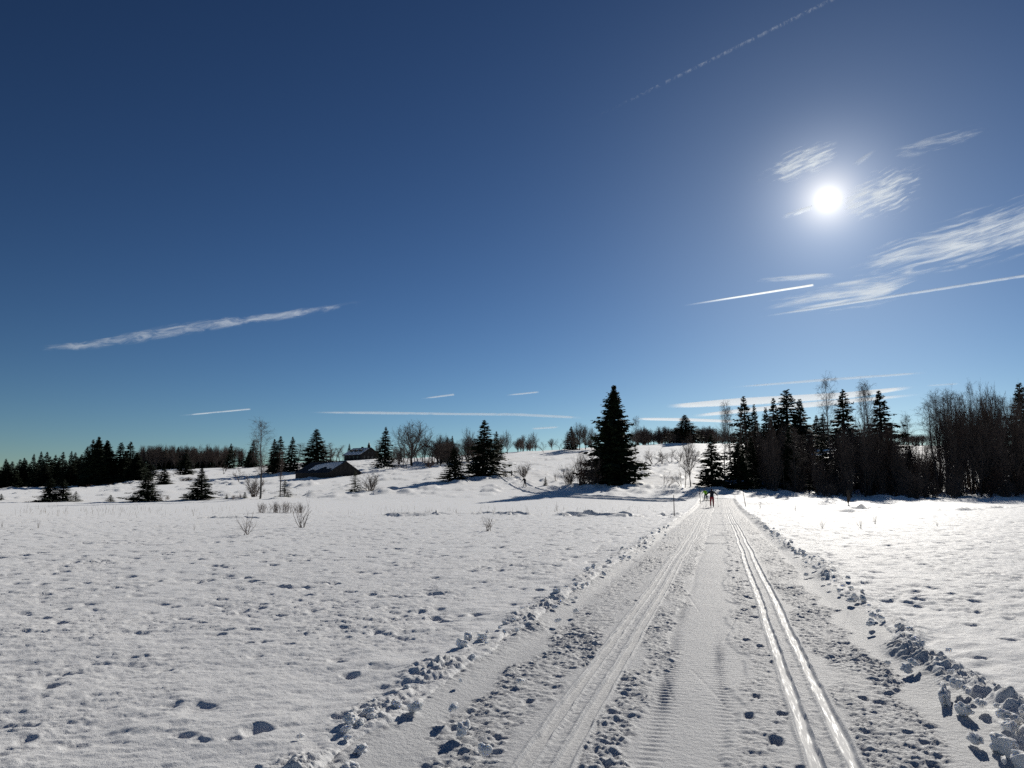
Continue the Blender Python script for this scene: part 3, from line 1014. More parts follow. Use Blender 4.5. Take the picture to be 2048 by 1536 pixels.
        for st in range(n):
            an = r.uniform(0, 6.28); op = abs(r.normal(0, .42)) if kind != 'tuft' else abs(r.normal(0, .22))
            d0 = np.array([math.cos(an) * op, math.sin(an) * op, 1.0]); d0 /= np.linalg.norm(d0)
            b0 = r.normal(0, .5 if kind != 'tuft' else 1.6, 2)
            L1 = H * r.uniform(.55, 1.0) * (1 - .25 * op)
            P, D = grow(np.array([b0[0], b0[1], -.3]), d0, L1, .10 if kind != 'tuft' else .07, 0, 6, .02, .07)
            for j in range(9 if kind == 'shrub' else 5):
                p2, d2 = side(P, D, r.uniform(.25, 1), r.uniform(.3, .7))
                A2, B2 = grow(p2, d2, L1 * r.uniform(.2, .42), .045, 2, 3, .05, .1)
                for k in range(4 if kind == 'shrub' else 1):
                    p3, d3 = side(A2, B2, r.uniform(.2, 1), r.uniform(.3, .7))
                    grow(p3, d3, H * r.uniform(.06, .16), .028, 3, 2, .05, .1)

    def mesh(segs, name, mat, slim):
        p0 = np.array([s[0] for s in segs]); p1 = np.array([s[1] for s in segs])
        r0 = np.array([s[2] for s in segs])[:, None]; r1 = np.array([s[3] for s in segs])[:, None]
        d = p1 - p0; d /= np.linalg.norm(d, axis=1)[:, None] + 1e-9
        a = np.cross(d, np.where(np.abs(d[:, 2:3]) > .9, [[1.0, 0, 0]], [[0, 0, 1.0]])); a /= np.linalg.norm(a, axis=1)[:, None] + 1e-9
        b = np.cross(d, a)
        n = 3 if slim else 6
        V = []
        for (pp, rr_) in ((p0, r0), (p1, r1)):
            for k in range(n):
                t = 2 * math.pi * k / n
                V.append(pp + (a * math.cos(t) + b * math.sin(t)) * rr_)
        V = np.stack(V, 1).reshape(-1, 3)
        base = np.arange(len(segs))[:, None] * 2 * n
        F = []
        for k in range(n):
            q = (k + 1) % n
            F.append(base + np.array([[k, q, n + q, n + k]]))
        return mesh_np(name, V, np.vstack(F), mat, not slim)
    return mesh(thick, 'trunk', trunkmat, False), mesh(thin, 'crown', twigmat, True)


BIRCH = [bare_meshes(201 + i, 'birch', M['bark_birch'], M['twig_birch']) for i in range(3)]
THIN = [bare_meshes(221 + i, 'thin', M['bark_dark'], M['twig'] if i != 1 else M['twig_red']) for i in range(4)]
ROUND = [bare_meshes(241 + i, 'round', M['bark_dark'], M['twig']) for i in range(3)]
ORCH = [bare_meshes(260 + i, 'orchard', M['bark_dark'], M['twig']) for i in range(3)]
SHRUB = [bare_meshes(281 + i, 'shrub', M['twig'], M['twig'] if i else M['twig_red']) for i in range(3)]
SPARSE = [bare_meshes(291 + i, 'sparse', M['twig'], M['twig']) for i in range(3)]
TUFT = [bare_meshes(301 + i, 'tuft', M['twig_red'], M['twig_red']) for i in range(2)]


def bare(kind, u, Y, vtop, label, group=None, wpx=None, var=None, lean=(0, 0), name=None, cat='tree', wb=None):
    ms = {'birch': BIRCH, 'thin': THIN, 'round': ROUND, 'orchard': ORCH, 'shrub': SHRUB, 'sparse': SPARSE, 'tuft': TUFT}[kind]
    nm = name or {'birch': 'birch_tree', 'shrub': 'bush', 'sparse': 'bush', 'tuft': 'bush'}.get(kind, 'bare_tree')
    if nm == 'bush': cat = 'bush'
    wbase = wb or {'birch': 2.2, 'thin': 1.4, 'round': 5.0, 'orchard': 4.5, 'shrub': 5.0, 'sparse': 4.5, 'tuft': 5.0}[kind]
    return tree_at(nm, ms[rc.randrange(len(ms)) if var is None else var], u, Y, vtop, label, cat, group, wpx, wbase, 10.0, None, lean)


bare('birch', 521, 106, 842, 'tall bare birch with fine crown on the left meadow edge', None, 50, 0)
bare('thin', 561, 107, 896, 'thin bare stem right of the tall birch', None, 24, 0)
bare('shrub', 510, 112, 950, 'low twiggy growth round the foot of the tall birch', None, 44, 1)
bare('round', 823, 202, 842, 'big round-crowned bare tree on the left slope', None, 82, 0)
bare('orchard', 800, 190, 872, 'reddish small bare tree before the round-crowned one', None, 34, 1)
bare('thin', 866, 205, 876, 'bare tree left of the slim pair of spruces', None, 30, 1)
bare('thin', 880, 200, 884, 'low bare tree at the right foot of the round-crowned tree', None, 30, 2)
bare('round', 935, 240, 857, 'bare tree top behind the left side of the broad bank spruce', None, 34, 1)
bare('shrub', 855, 190, 915, 'round reddish bush below the round-crowned tree', None, 34, 0)
bare('shrub', 742, 118, 945, 'round bare bush beside the small spruce', None, 42, 1)
bare('birch', 592, 235, 886, 'pale bare tree left of the spruce behind the barn', None, 34, 1)
bare('thin', 660, 250, 884, 'bare tree right of the spruce behind the barn', None, 26, 2)
bare('thin', 672, 255, 888, 'second bare tree between the barn spruce and house', None, 26, 3)
bare('birch', 755, 300, 879, 'pale bare tree at the right gable of the hill house', None, 22, 2)
bare('orchard', 478, 170, 925, 'low spreading bare tree left of the tall birch', None, 44, 0)
bare('orchard', 445, 230, 918, 'small bare tree on the left slope top', None, 30, 2)
bare('thin', 525, 215, 900, 'slender bare tree behind the tall birch', None, 26, 1)
bare('round', 1015, 285, 862, 'tall bare tree on the crest right of the broad bank spruce', None, 28, 1)
bare('round', 1002, 290, 868, 'bare tree touching the crest tree right of bank spruce', None, 22, 2)
bare('round', 1047, 320, 869, 'left one of two round bare trees on the open crest', None, 24, 0)
bare('round', 1065, 320, 864, 'right one of two round bare trees on the open crest', None, 26, 1)
bare('round', 1035, 330, 878, 'low bare tree left on the open crest', None, 18, 2)
bare('orchard', 1088, 290, 876, 'leaning bare tree on the open hillside, left of two', None, 34, 0, (0, -.12))
bare('orchard', 1121, 295, 875, 'leaning bare tree on the open hillside, right of two', None, 32, 2, (0, -.1))
bare('thin', 1129, 292, 874, 'upright bare stem next to the leaning hillside trees', None, 14, 0)
for (u, vt, w) in ((1135, 862, 22), (1160, 845, 34), (1172, 850, 30), (1185, 855, 26), (1195, 862, 26), (1150, 858, 26)):
    bare('round', u, rc.uniform(285, 310), vt, 'bare tree in the crest clump left of the tallest spruce', 'crest clump of bare trees', w)
bare('birch', 1271, 185, 833, 'bare birch right behind the tallest spruce', None, 26, 1)
for (u, vt) in ((1278, 856), (1290, 858), (1300, 862), (1310, 868), (1321, 852), (1332, 851), (1341, 854), (1352, 868), (1362, 862), (1392, 866), (1405, 860), (1413, 852), (1420, 850), (1430, 858), (1440, 866), (1268, 864),
                (1628, 862), (1664, 866), (1820, 868), (1850, 868), (1870, 862), (1460, 862)):
    bare('round', u, rc.uniform(320, 350), vt, 'far bare tree in the row along the right hill crest', 'row of bare trees on the right crest', rc.uniform(16, 28))
for i, (u, vt, w, ln) in enumerate(((1291, 905, 22, .05), (1308, 888, 38, -.1), (1325, 890, 30, .1), (1343, 887, 40, .0), (1362, 892, 30, -.05), (1395, 888, 34, .06))):
    bare('orchard', u, 185 + 3 * i, vt, f'{ORD[i]} crooked bare tree from the left on the sunny slope right of the tallest spruce', 'crooked trees on the sunny slope', w * 1.5, i % 3, (0, ln))
bare('round', 1382, 121, 868, 'thick bare trunk left of the bushy spruce', None, 44, 1)
bare('orchard', 1330, 122, 934, 'low tree bent far to the left over the snow', None, 34, 1, (0, -.6))
bare('orchard', 1362, 119, 925, 'small twisted bare tree left of the thick trunk', None, 34, 2, (0, -.15))
bare('thin', 1370, 118, 918, 'slim dark stem at the foot of the thick trunk', None, 16, 2, (0, -.1))
for i, (u, vt, w) in enumerate(((1160, 902, 40), (1185, 906, 44), (1140, 928, 34), (1170, 935, 40), (1200, 930, 36))):
    bare('shrub', u, 125 + i, vt, ['tall bare willow bush left of the tallest spruce', 'bare willow bush touching the tallest spruce', 'low spreading bush left in the willow clump',
                                   'low bush at the middle foot of the willow clump', 'dark bush at the base of the tallest spruce'][i], None, w, i % 3)
bare('shrub', 1046, 146, 924, 'stout bare bush alone on the sunny slope', None, 34, 1)
bare('sparse', 1009, 145, 930, 'small bush with one long twig right of the broad bank spruce', None, 20, 1)
bare('sparse', 1113, 138, 930, 'small dark bush at the edge of the tree shadow', None, 14, 0)
# right wood: birches and alders
bare('birch', 1449, 127, 802, 'slender birch at the left end of the right wood', None, 36, 1)
bare('birch', 1466, 130, 815, 'second birch close to the slender left-end birch', None, 32, 2)
bare('thin', 1476, 131, 818, 'grey birch stem beside the pointed tall spruce', None, 28, 0)
bare('birch', 1669, 136, 754, 'highest open birch in the right wood', None, 44, 0)
bare('birch', 1731, 138, 761, 'left stem of the high double birch in right wood', None, 44, 1)
bare('birch', 1752, 138, 768, 'right stem of the high double birch in right wood', None, 44, 2)
bare('birch', 1827, 150, 829, 'pale small birch left of the low gap', None, 30, 0)
bare('birch', 1812, 152, 838, 'small birch beside the pale one left of the gap', None, 26, 1)
bare('birch', 1961, 142, 765, 'thin birch top sticking out of the far right wood', None, 26, 2)
bare('round', 1990, 150, 770, 'round-crowned bare tree in the far right wood', None, 60, 0)
RG = 'bare alders and birches of the right wood'
RL = 'bare grey tree in the dense right wood'
for (u, vt) in ((1878, 800), (1884, 783), (1895, 790), (1905, 780), (1915, 792), (1926, 785), (1938, 788), (1948, 790), (1972, 788), (1984, 796), (2002, 785), (2015, 790), (2028, 786), (2040, 784), (2056, 780), (2070, 776), (2090, 782),
                (1880, 815), (1900, 812), (1925, 815), (1955, 805), (2010, 805), (2035, 806)):
    bare(rc.choice(['round', 'birch', 'thin', 'round']), u, rc.uniform(128, 160), vt, RL, RG, rc.uniform(40, 62))


def thicket(n, u0, u1, top, label, group, kinds, y0=120, y1=152, w=(26, 46)):
    for i in range(n):
        u = rc.uniform(u0, u1)
        lo, hi = top(u)
        k = rc.choice(kinds)
        bare(k, u, rc.uniform(y0, y1), rc.uniform(lo, hi), label, group, rc.uniform(*w), None, (0, rc.uniform(-.05, .05)), 'alder_tree', 'tree')


thicket(40, 1512, 1630, lambda u: (846, 905), 'thin alder in the thicket before the widest spruce', 'alder thicket before the widest spruce', ['thin', 'thin', 'shrub', 'round'])
thicket(12, 1630, 1668, lambda u: (905, 950), 'low alder in the bright gap of the right wood', 'low alders in the bright gap', ['thin', 'shrub'], w=(16, 26))
thicket(58, 1672, 1866, lambda u: (835, 900) if u < 1790 else (870, 920), 'thin alder in the thicket below the high birches', 'alder thicket below the high birches', ['thin', 'shrub', 'round', 'round'])
thicket(40, 1868, 2110, lambda u: (800, 900), 'thin alder in the dense thicket at the far right', 'alder thicket at the far right', ['thin', 'round', 'round', 'shrub'], 118, 165, (36, 60))
thicket(10, 1500, 1545, lambda u: (825, 880), 'grey stem among the spruces at the left wood end', 'grey stems at the left wood end', ['thin'], w=(18, 28))
for i in range(48):
    u = rc.uniform(1530, 2090)
    bare('shrub', u, rc.uniform(114, 140), rc.uniform(925, 968), 'dark low brushwood under the right wood', 'brushwood under the right wood', rc.uniform(26, 50))
for i in range(60):
    u = rc.uniform(1262, 1475)
    bare('round', u, rc.uniform(335, 375), rc.uniform(852, 872), 'far bare tree in the row along the right hill crest', 'row of bare trees on the right crest', rc.uniform(24, 40))
for i in range(26):
    u = rc.uniform(1480, 1870)
    bare('round', u, rc.uniform(335, 375), rc.uniform(855, 876), 'far bare tree in the row along the right hill crest', 'row of bare trees on the right crest', rc.uniform(22, 36))
for i in range(40):
    u = rc.uniform(842, 958)
    bare(rc.choice(['thin', 'round', 'birch']), u, rc.uniform(206, 235), rc.uniform(870, 898), 'bare tree in the dense clump left of the broad bank spruce', 'dense clump left of the bank spruce', rc.uniform(24, 40))
for i in range(24):
    u = rc.uniform(960, 1200)
    bare('round', u, rc.uniform(335, 365), rc.uniform(872, 888), 'low far bare tree along the open crest', 'low bare trees along the open crest', rc.uniform(16, 26))
# bushes on the left slope and far bare forest line
for i, (u, Y, vt, w) in enumerate(((185, 200, 968, 30), (218, 198, 965, 30), (240, 196, 964, 34), (262, 195, 966, 26), (365, 190, 955, 30), (375, 190, 953, 26))):
    bare('shrub', u, Y, vt, f'{ORD[i]} pale round bush from the left at the foot of the left forest', 'pale bushes at the left forest foot', w, 0)
for (u, vt, w) in ((372, 985, 22), (382, 982, 22), (322, 990, 12), (336, 988, 12), (418, 990, 16), (468, 988, 16), (480, 986, 14)):
    bare('tuft', u, 106, vt, 'small reddish willow tuft along the left meadow edge', 'willow tufts at the left meadow edge', w)
for i in range(56):
    u = rc.uniform(275, 480)
    bare('round', u, rc.uniform(325, 365), rc.uniform(890, 899), 'round bare crown in the far forest line on the left hill', 'bare trees of the far left forest line', rc.uniform(16, 26))
for i in range(32):
    u = rc.uniform(775, 1000)
    bare(rc.choice(['thin', 'orchard', 'round']), u, rc.uniform(220, 260), rc.uniform(882, 902), 'low bare tree in the mixed row along the slope', 'mixed row of bare trees on the slope', rc.uniform(24, 42))
for i in range(18):
    u = rc.choice([rc.uniform(640, 692), rc.uniform(748, 800)])
    bare('thin', u, rc.uniform(255, 285), rc.uniform(890, 902), 'low bare tree close beside the hill house', 'bare trees beside the hill house', rc.uniform(14, 22))


# meadow bushes near the trail
def meadow_bush(kind, u, v, vtop, wpx, label, var=0, group=None):
    p = on_flat(u, v)
    zt = (v - vtop) * p.y / 1480
    ms = {'shrub': SHRUB, 'sparse': SPARSE, 'tuft': TUFT}[kind][var]
    e = empty('bush', (p.x, p.y, land1(p.x, p.y) - .02), rc.uniform(0, 6.28))
    wb = {'shrub': 5.0, 'sparse': 4.5, 'tuft': 5.0}[kind]
    sx = wpx * .5 * p.y / 1480 / half_width(ms[1])
    e.scale = (sx, sx, zt / 10.0)
    obj('stem', ms[0], e); obj('crown', ms[1], e)
    tag(e, label, 'bush', group)


meadow_bush('sparse', 494, 1070, 1016, 36, 'bare many-stemmed bush nearest in the left meadow', 0)
meadow_bush('sparse', 604, 1055, 1004, 42, 'sparse bare bush with a tall middle stem in left meadow', 1)
meadow_bush('sparse', 976, 1061, 1027, 30, 'small thin bush alone in the middle of the meadow', 2)
for i, (u, w, vt) in enumerate(((524, 26, 1004), (548, 34, 1003), (572, 34, 1002), (598, 28, 1005))):
    meadow_bush('tuft', u, 1025, vt, w, f'{ORD[i]} reddish tuft from the left in the row of willow stems behind the meadow bushes', i % 2, 'row of willow tufts in the meadow')
for (u, v, vt, w, lb) in ((76, 1057, 1038, 8, 'two-stalked twig at the left meadow rim'), (4, 1056, 1042, 6, 'small twig cut by the left picture edge'),
                          (1722, 1058, 1030, 12, 'thin bent twig right of the trail, nearest of the right meadow'), (1645, 1057, 1032, 10, 'faint upright stalks right of the trail'),
                          (1750, 1048, 1022, 8, 'pair of pale stalks in the right meadow'), (1874, 1052, 1043, 8, 'short dark twig alone in the right meadow'),
                          (1591, 1021, 1001, 8, 'stubby twig standing by the right of the trail'), (1521, 1017, 1001, 6, 'two short twigs right behind the leaning marker pole'),
                          (1113, 1022, 999, 6, 'long dry stalk leaning left in the middle meadow'), (388, 1060, 1044, 5, 'lone short stalk in the left meadow')):
    meadow_bush('sparse', u, v, vt, w, lb, rc.randrange(3))


def stalks():
    """dry grass stalks sticking out of the snow"""
    r = np.random.default_rng(77)
    mb = MB()
    for k in range(330):
        if k < 300:
            u = r.choice([r.uniform(40, 470), r.uniform(700, 1330), r.normal(200, 50), r.uniform(0, 1330)]); v = r.normal(1023, 5)
        else:
            u = r.uniform(0, 1340); v = r.uniform(1004, 1032)
        p = on_flat(u, v)
        if p.y > 110 or p.y < 20: continue
        z = land1(p.x, p.y)
        h = r.uniform(.10, .42); d = r.normal(0, .22, 2) * h
        mb.tube([(p.x, p.y, z - .05), (p.x + d[0] * .4, p.y + d[1] * .4, z + h * .55), (p.x + d[0], p.y + d[1], z + h)], [.007, .006, .004], 3, False)
    o = mb.build('dry_grass', M['reed'])
    tag(o, 'thin dry grass stalks poking out of the snow', 'grass', None, 'stuff')


stalks()

# broken snag standing out of the snow in front of the right wood
def snag():
    p = on_flat(1697, 1011)
    z = land1(p.x, p.y)
    e = empty('tree_stump', (p.x, p.y, z))
    mb = MB()
    mb.tube([(0, 0, -.2), (-.02, 0, .35), (.08, 0, .7), (.06, 0, 1.25), (.1, .02, 1.75)], [.13, .10, .19, .17, .03], 8)
    mb.build('trunk', M['bark_dark'], e, True)
    r = random.Random(3)
    mb = MB()
    for k in range(16):
        a = r.uniform(0, 6.28); zz = r.uniform(.4, 1.6); l = r.uniform(.25, .6)
        mb.tube([(.06, 0, zz), (.06 + math.cos(a) * l, math.sin(a) * l, zz + r.uniform(-.25, .2))], [.03, .008], 4)
    mb.build('branch', M['bark_dark'], e)
    tag(e, 'dark broken stump standing alone before the right wood', 'stump')


snag()

# ------------------------------------------------------------------ marker poles
def pole(u, vb, vt, Y, label, lean=0.0, collar=False):
    X = lateral(u, Y); z = land1(X, Y)
    h = (vb - vt) * Y / 1494
    e = empty('marker_pole', (X, Y, z))
    e.rotation_euler = (0, lean, 0)
    mb = MB(); mb.tube([(0, 0, -.3), (0, 0, h * .5), (0, 0, h)], [.032, .028, .02], 6); mb.build('shaft', M['post'], e, True)
    if collar:
        mb = MB(); mb.tube([(0, 0, h * .52), (0, 0, h * .58)], [.075, .075], 8); mb.build('collar', M['post'], e, True)
    tag(e, label, 'marker pole')


pole(1347, 1032, 990, 47, 'thin upright marker pole nearest on the left of the trail')
pole(1400, 1010, 976, 82, 'thin marker pole with a small collar beside the two skiers', -.05, True)
pole(1490, 1014, 980, 72, 'thin marker pole leaning left at the right of the trail', -.14)


def wood_post():
    X = lateral(1023, 150); z = land1(X, 150)
    e = empty('wooden_post', (X, 150, z))
    mb = MB(); mb.box((0, 0, .5), (.22, .22, 1.2)); mb.build('shaft', M['board'], e)
    mb = MB(); mb.box((0, 0, 1.13), (.28, .28, .06)); mb.build('cap', M['board'], e)
    tag(e, 'short dark wooden post in the shade behind the lone skier', 'post')


wood_post()


def fence():
    e = empty('post_fence', (lateral(775, 196), 196, 0))
    x0 = lateral(775, 196)
    prev = None
    for i in range(10):
        u = 762 + i * 5.5
        X = lateral(u, 196 - i * .6); Y = 196 - i * .6
        z = land1(X, Y) + .05
        mb = MB(); mb.box((0, 0, .45), (.13, .13, 1.3))
        mb.build('post', M['board'], e, loc=(X - x0, Y - 196, z))
        if prev is not None:
            mb = MB(); mb.tube([(prev[0], prev[1], prev[2] + .8), (X - x0, Y - 196, z + .8)], [.035, .035], 5)
            mb.build('rail', M['board'], e)
        prev = (X - x0, Y - 196, z)
    tag(e, 'low wooden post fence on the slope under the round-crowned tree', 'fence')


fence()

# ------------------------------------------------------------------ buildings
def roof_slab(mb, p, thick):
    """p: four corners (eave a, eave b, ridge b, ridge a); slab with thickness upwards"""
    n = (Vector(p[1]) - Vector(p[0])).cross(Vector(p[3]) - Vector(p[0])).normalized()
    if n.z < 0: n = -n
    q = [Vector(x) for x in p]
    mb.quadbox([*q, *[x + n * thick for x in q]])


def gable_wall(W, eave, ridge, y0, th):
    """pentagon in the x-z plane"""
    return [(-W / 2, y0, -1.0), (W / 2, y0, -1.0), (W / 2, y0, eave), (0, y0, ridge), (-W / 2, y0, eave)]


def barn():
    # local frame: y along the ridge (near gable at y=0 faces right towards the viewer), x across
    near = Vector((lateral(657, 165), 165, 0))
    th = math.radians(38)
    a = Vector((-math.cos(th), math.sin(th), 0)); b = Vector((math.sin(th), math.cos(th), 0))
    L, W, eave, ridge = 12.2, 9.0, 1.15, 3.55
    o = near + b * W / 2
    z = land1(near.x, near.y)
    e = empty('barn', (o.x, o.y, z + .1))
    e.rotation_euler = (0, 0, math.atan2(a.y, a.x) - math.pi / 2)
    # local +y = a (away to the left); local x = rotated: near side is where b is negative
    sx = -1 if Matrix.Rotation(e.rotation_euler[2], 3, 'Z') @ Vector((1, 0, 0)) @ b > 0 else 1
    nx = sx * W / 2                        # x of the side facing the viewer
    mb = MB(); mb.poly_prism(gable_wall(W, eave, ridge, 0, .15), (0, .15, 0)); mb.build('gable_wall', M['old_wood'], e)
    mb = MB(); mb.poly_prism(gable_wall(W, eave, ridge, L - .15, .15), (0, .15, 0)); mb.build('gable_wall', M['old_wood'], e)
    for x in (-W / 2 + .08, W / 2 - .08):
        mb = MB(); mb.box((x, L / 2, eave / 2 - .5), (.15, L - .32, eave + 1.0)); mb.build('side_wall', M['old_wood'], e)
    # upright boards on the gable that faces the light side
    nb = 22
    for i in range(nb):
        x = -W / 2 + (i + .5) * W / nb
        top = eave + (ridge - eave) * (1 - abs(x) / (W / 2)) - .06
        mb = MB(); mb.box((0, 0, 0), (W / nb - .05, .03, top + 1.0))
        mb.build('board', M['old_wood'] if i % 3 else M['board'], e, loc=(x, -.02 - .006 * (i % 2), top / 2 - .5))
    door = MB(); door.box((0, 0, 0), (1.5, .05, 1.7)); d = door.build('door', M['board'], e, loc=(-sx * .6, -.065, .85))
    hd = MB(); hd.box((0, 0, 0), (.06, .05, .25)); hd.build('handle', M['metal'], d, loc=(.55, -.05, 0))
    for s in (-1, 1):
        ov = .35
        dx = W / 2 + ov; dz = (ridge - eave) / (W / 2) * ov
        p = [(s * dx, -.3, eave - dz), (s * dx, L + .3, eave - dz), (0, L + .3, ridge), (0, -.3, ridge)]
        mb = MB(); roof_slab(mb, p, .12); r_ = mb.build('roof', M['roofing'], e)
        if s == sx:                        # the snow left on the slope that faces the viewer
            grid, V = 22, []
            for i in range(grid):
                f = i / (grid - 1)
                y = .1 + f * 8.6
                lo = .16 + .20 * math.sin(f * 5.0) + .10 * math.sin(f * 17) + .28 * f
                hi = .97 - .25 * f ** 3
                lo = min(lo, hi - .12)
                for k in range(7):
                    g = lo + (hi - lo) * k / 6
                    edge = min(k, 6 - k, i, grid - 1 - i)
                    V.append((s * dx * (1 - g), y, eave - dz + (ridge - eave + dz) * g + .13 + .12 * min(1, edge / 1.5)))
            V = np.array(V)
            F = np.array([[i * 7 + k, i * 7 + k + 1, (i + 1) * 7 + k + 1, (i + 1) * 7 + k] for i in range(grid - 1) for k in range(6)])
            obj('roof_snow', mesh_np('roof_snow', V, F if s < 0 else F[:, ::-1], M['snow']), r_)
    mb = MB(); mb.tube([(0, -.32, ridge + .1), (0, L + .32, ridge + .1)], [.14, .14], 6); mb.build('ridge_cap', M['roofing'], e)
    tag(e, 'low weathered barn with sagging snow on its long dark roof', 'barn')


def house():
    Y0 = 300
    near = Vector((lateral(719, Y0), Y0, 0))
    th = math.radians(36)
    a = Vector((-math.cos(th), math.sin(th), 0)); b = Vector((math.sin(th), math.cos(th), 0))
    L, W = 9.8, 10.6
    base = EYE + (979.8 - 918.5) * 6.626e-4 * Y0
    eave = 2.1; ridge = 4.95
    o = near + b * W / 2
    e = empty('house', (o.x, o.y, base))
    e.rotation_euler = (0, 0, math.atan2(a.y, a.x) - math.pi / 2)
    sx = -1 if Matrix.Rotation(e.rotation_euler[2], 3, 'Z') @ Vector((1, 0, 0)) @ b > 0 else 1
    mb = MB(); mb.poly_prism([(x, y, z - (3 if z < 0 else 0)) for x, y, z in gable_wall(W, eave, ridge, 0, .2)], (0, .2, 0)); mb.build('gable_wall', M['board'], e)
    mb = MB(); mb.poly_prism([(x, y, z - (3 if z < 0 else 0)) for x, y, z in gable_wall(W, eave, ridge, L - .2, .2)], (0, .2, 0)); mb.build('gable_wall', M['board'], e)
    for x in (-W / 2 + .1, W / 2 - .1):
        mb = MB(); mb.box((x, L / 2, eave / 2 - 2), (.2, L - .42, eave + 4)); mb.build('side_wall', M['board'], e)

    def window(loc, size, along_y):
        w, h = size
        mb = MB()
        if along_y: mb.box((0, 0, 0), (.06, w + .16, h + .16))
        else: mb.box((0, 0, 0), (w + .16, .06, h + .16))
        f = mb.build('window', M['old_wood'], e, loc=loc)
        mb = MB()
        if along_y: mb.box((sx * .035, 0, 0), (.03, w, h))
        else: mb.box((0, -.035, 0), (w, .03, h))
        mb.build('pane', M['glass'], f)
    for y in (1.6, 4.0, 6.4, 8.4):
        window((sx * (W / 2 + .03), y, 1.05), (.8, 1.0), True)
    for x in (-3.2, -1.1, 1.1, 3.2):
        window((x, -.03, 1.05), (.9, 1.1), False)
    for x in (-1.0, 1.0):
        window((x, -.03, 3.0), (.8, .9), False)
    mb = MB(); mb.box((0, 0, 0), (.95, .06, 2.0)); d = mb.build('door', M['old_wood'], e, loc=(-4.5, -.03, .9))
    mb = MB(); mb.box((.3, -.05, 0), (.1, .05, .05)); mb.build('handle', M['metal'], d)
    slope = (ridge - eave) / (W / 2)
    for s in (-1, 1):
        ov = .7; dx = W / 2 + ov; dz = slope * ov
        p = [(s * dx, -.5, eave - dz), (s * dx, L + .5, eave - dz), (0, L + .5, ridge), (0, -.5, ridge)]
        mb = MB(); roof_slab(mb, p, .14); r_ = mb.build('roof', M['roofing'], e)
        if s == sx:
            q = [(s * dx * .98, -.35, eave - dz * .98 + .16), (s * dx * .98, L + .3, eave - dz * .98 + .16), (s * .7, L + .3, ridge - slope * .7 + .16), (s * .7, -.35, ridge - slope * .7 + .16)]
            mb = MB(); roof_slab(mb, q, .12); mb.build('roof_snow', M['snow'], r_)
    for y in (2.2, 4.9, 7.6):              # three dormers on the snowy slope
        xf = sx * (W / 2) * .68; zf = ridge - slope * abs(xf)
        dm = empty('dormer', (0, 0, 0)); dm.parent = e; dm.location = (xf, y, zf)
        mb = MB()
        tri = [(0, -.75, .05), (0, .75, .05), (0, .6, .8), (0, 0, 1.05), (0, -.6, .8)]
        mb.poly_prism(tri, (-sx * 1.5, 0, 0)); mb.build('dormer_wall', M['board'], dm)
        mb = MB(); mb.box((sx * .03, 0, .45), (.05, .7, .5)); mb.build('pane', M['glass'], dm)
        mb = MB(); mb.poly_prism([(sx * .15, -.78, .74), (sx * .15, 0, 1.12), (sx * .15, .78, .74), (sx * .15, .78, .82), (sx * .15, 0, 1.22), (sx * .15, -.78, .82)], (-sx * 1.7, 0, 0)); mb.build('dormer_roof', M['roofing'], dm)
    tw = empty('bell_turret', (0, 0, 0)); tw.parent = e; tw.location = (0, .9, ridge)
    mb = MB(); mb.box((0, 0, .45), (.8, .8, 1.1)); mb.build('turret_base', M['board'], tw)
    mb = MB(); mb.tube([(0, 0, 1.0), (0, 0, 1.08), (0, 0, 1.45), (0, 0, 1.62), (0, 0, 2.1), (0, 0, 2.9)], [.62, .60, .32, .42, .12, .02], 8); mb.build('spire', M['metal'], tw, True)
    mb = MB(); mb.box((-sx * 1.2, L * .62, ridge + .1), (.7, .7, 1.1)); mb.build('chimney', M['old_wood'], e)
    tag(e, 'hill house with three dormers, snowy roof and small bell turret', 'house')


barn()
house()

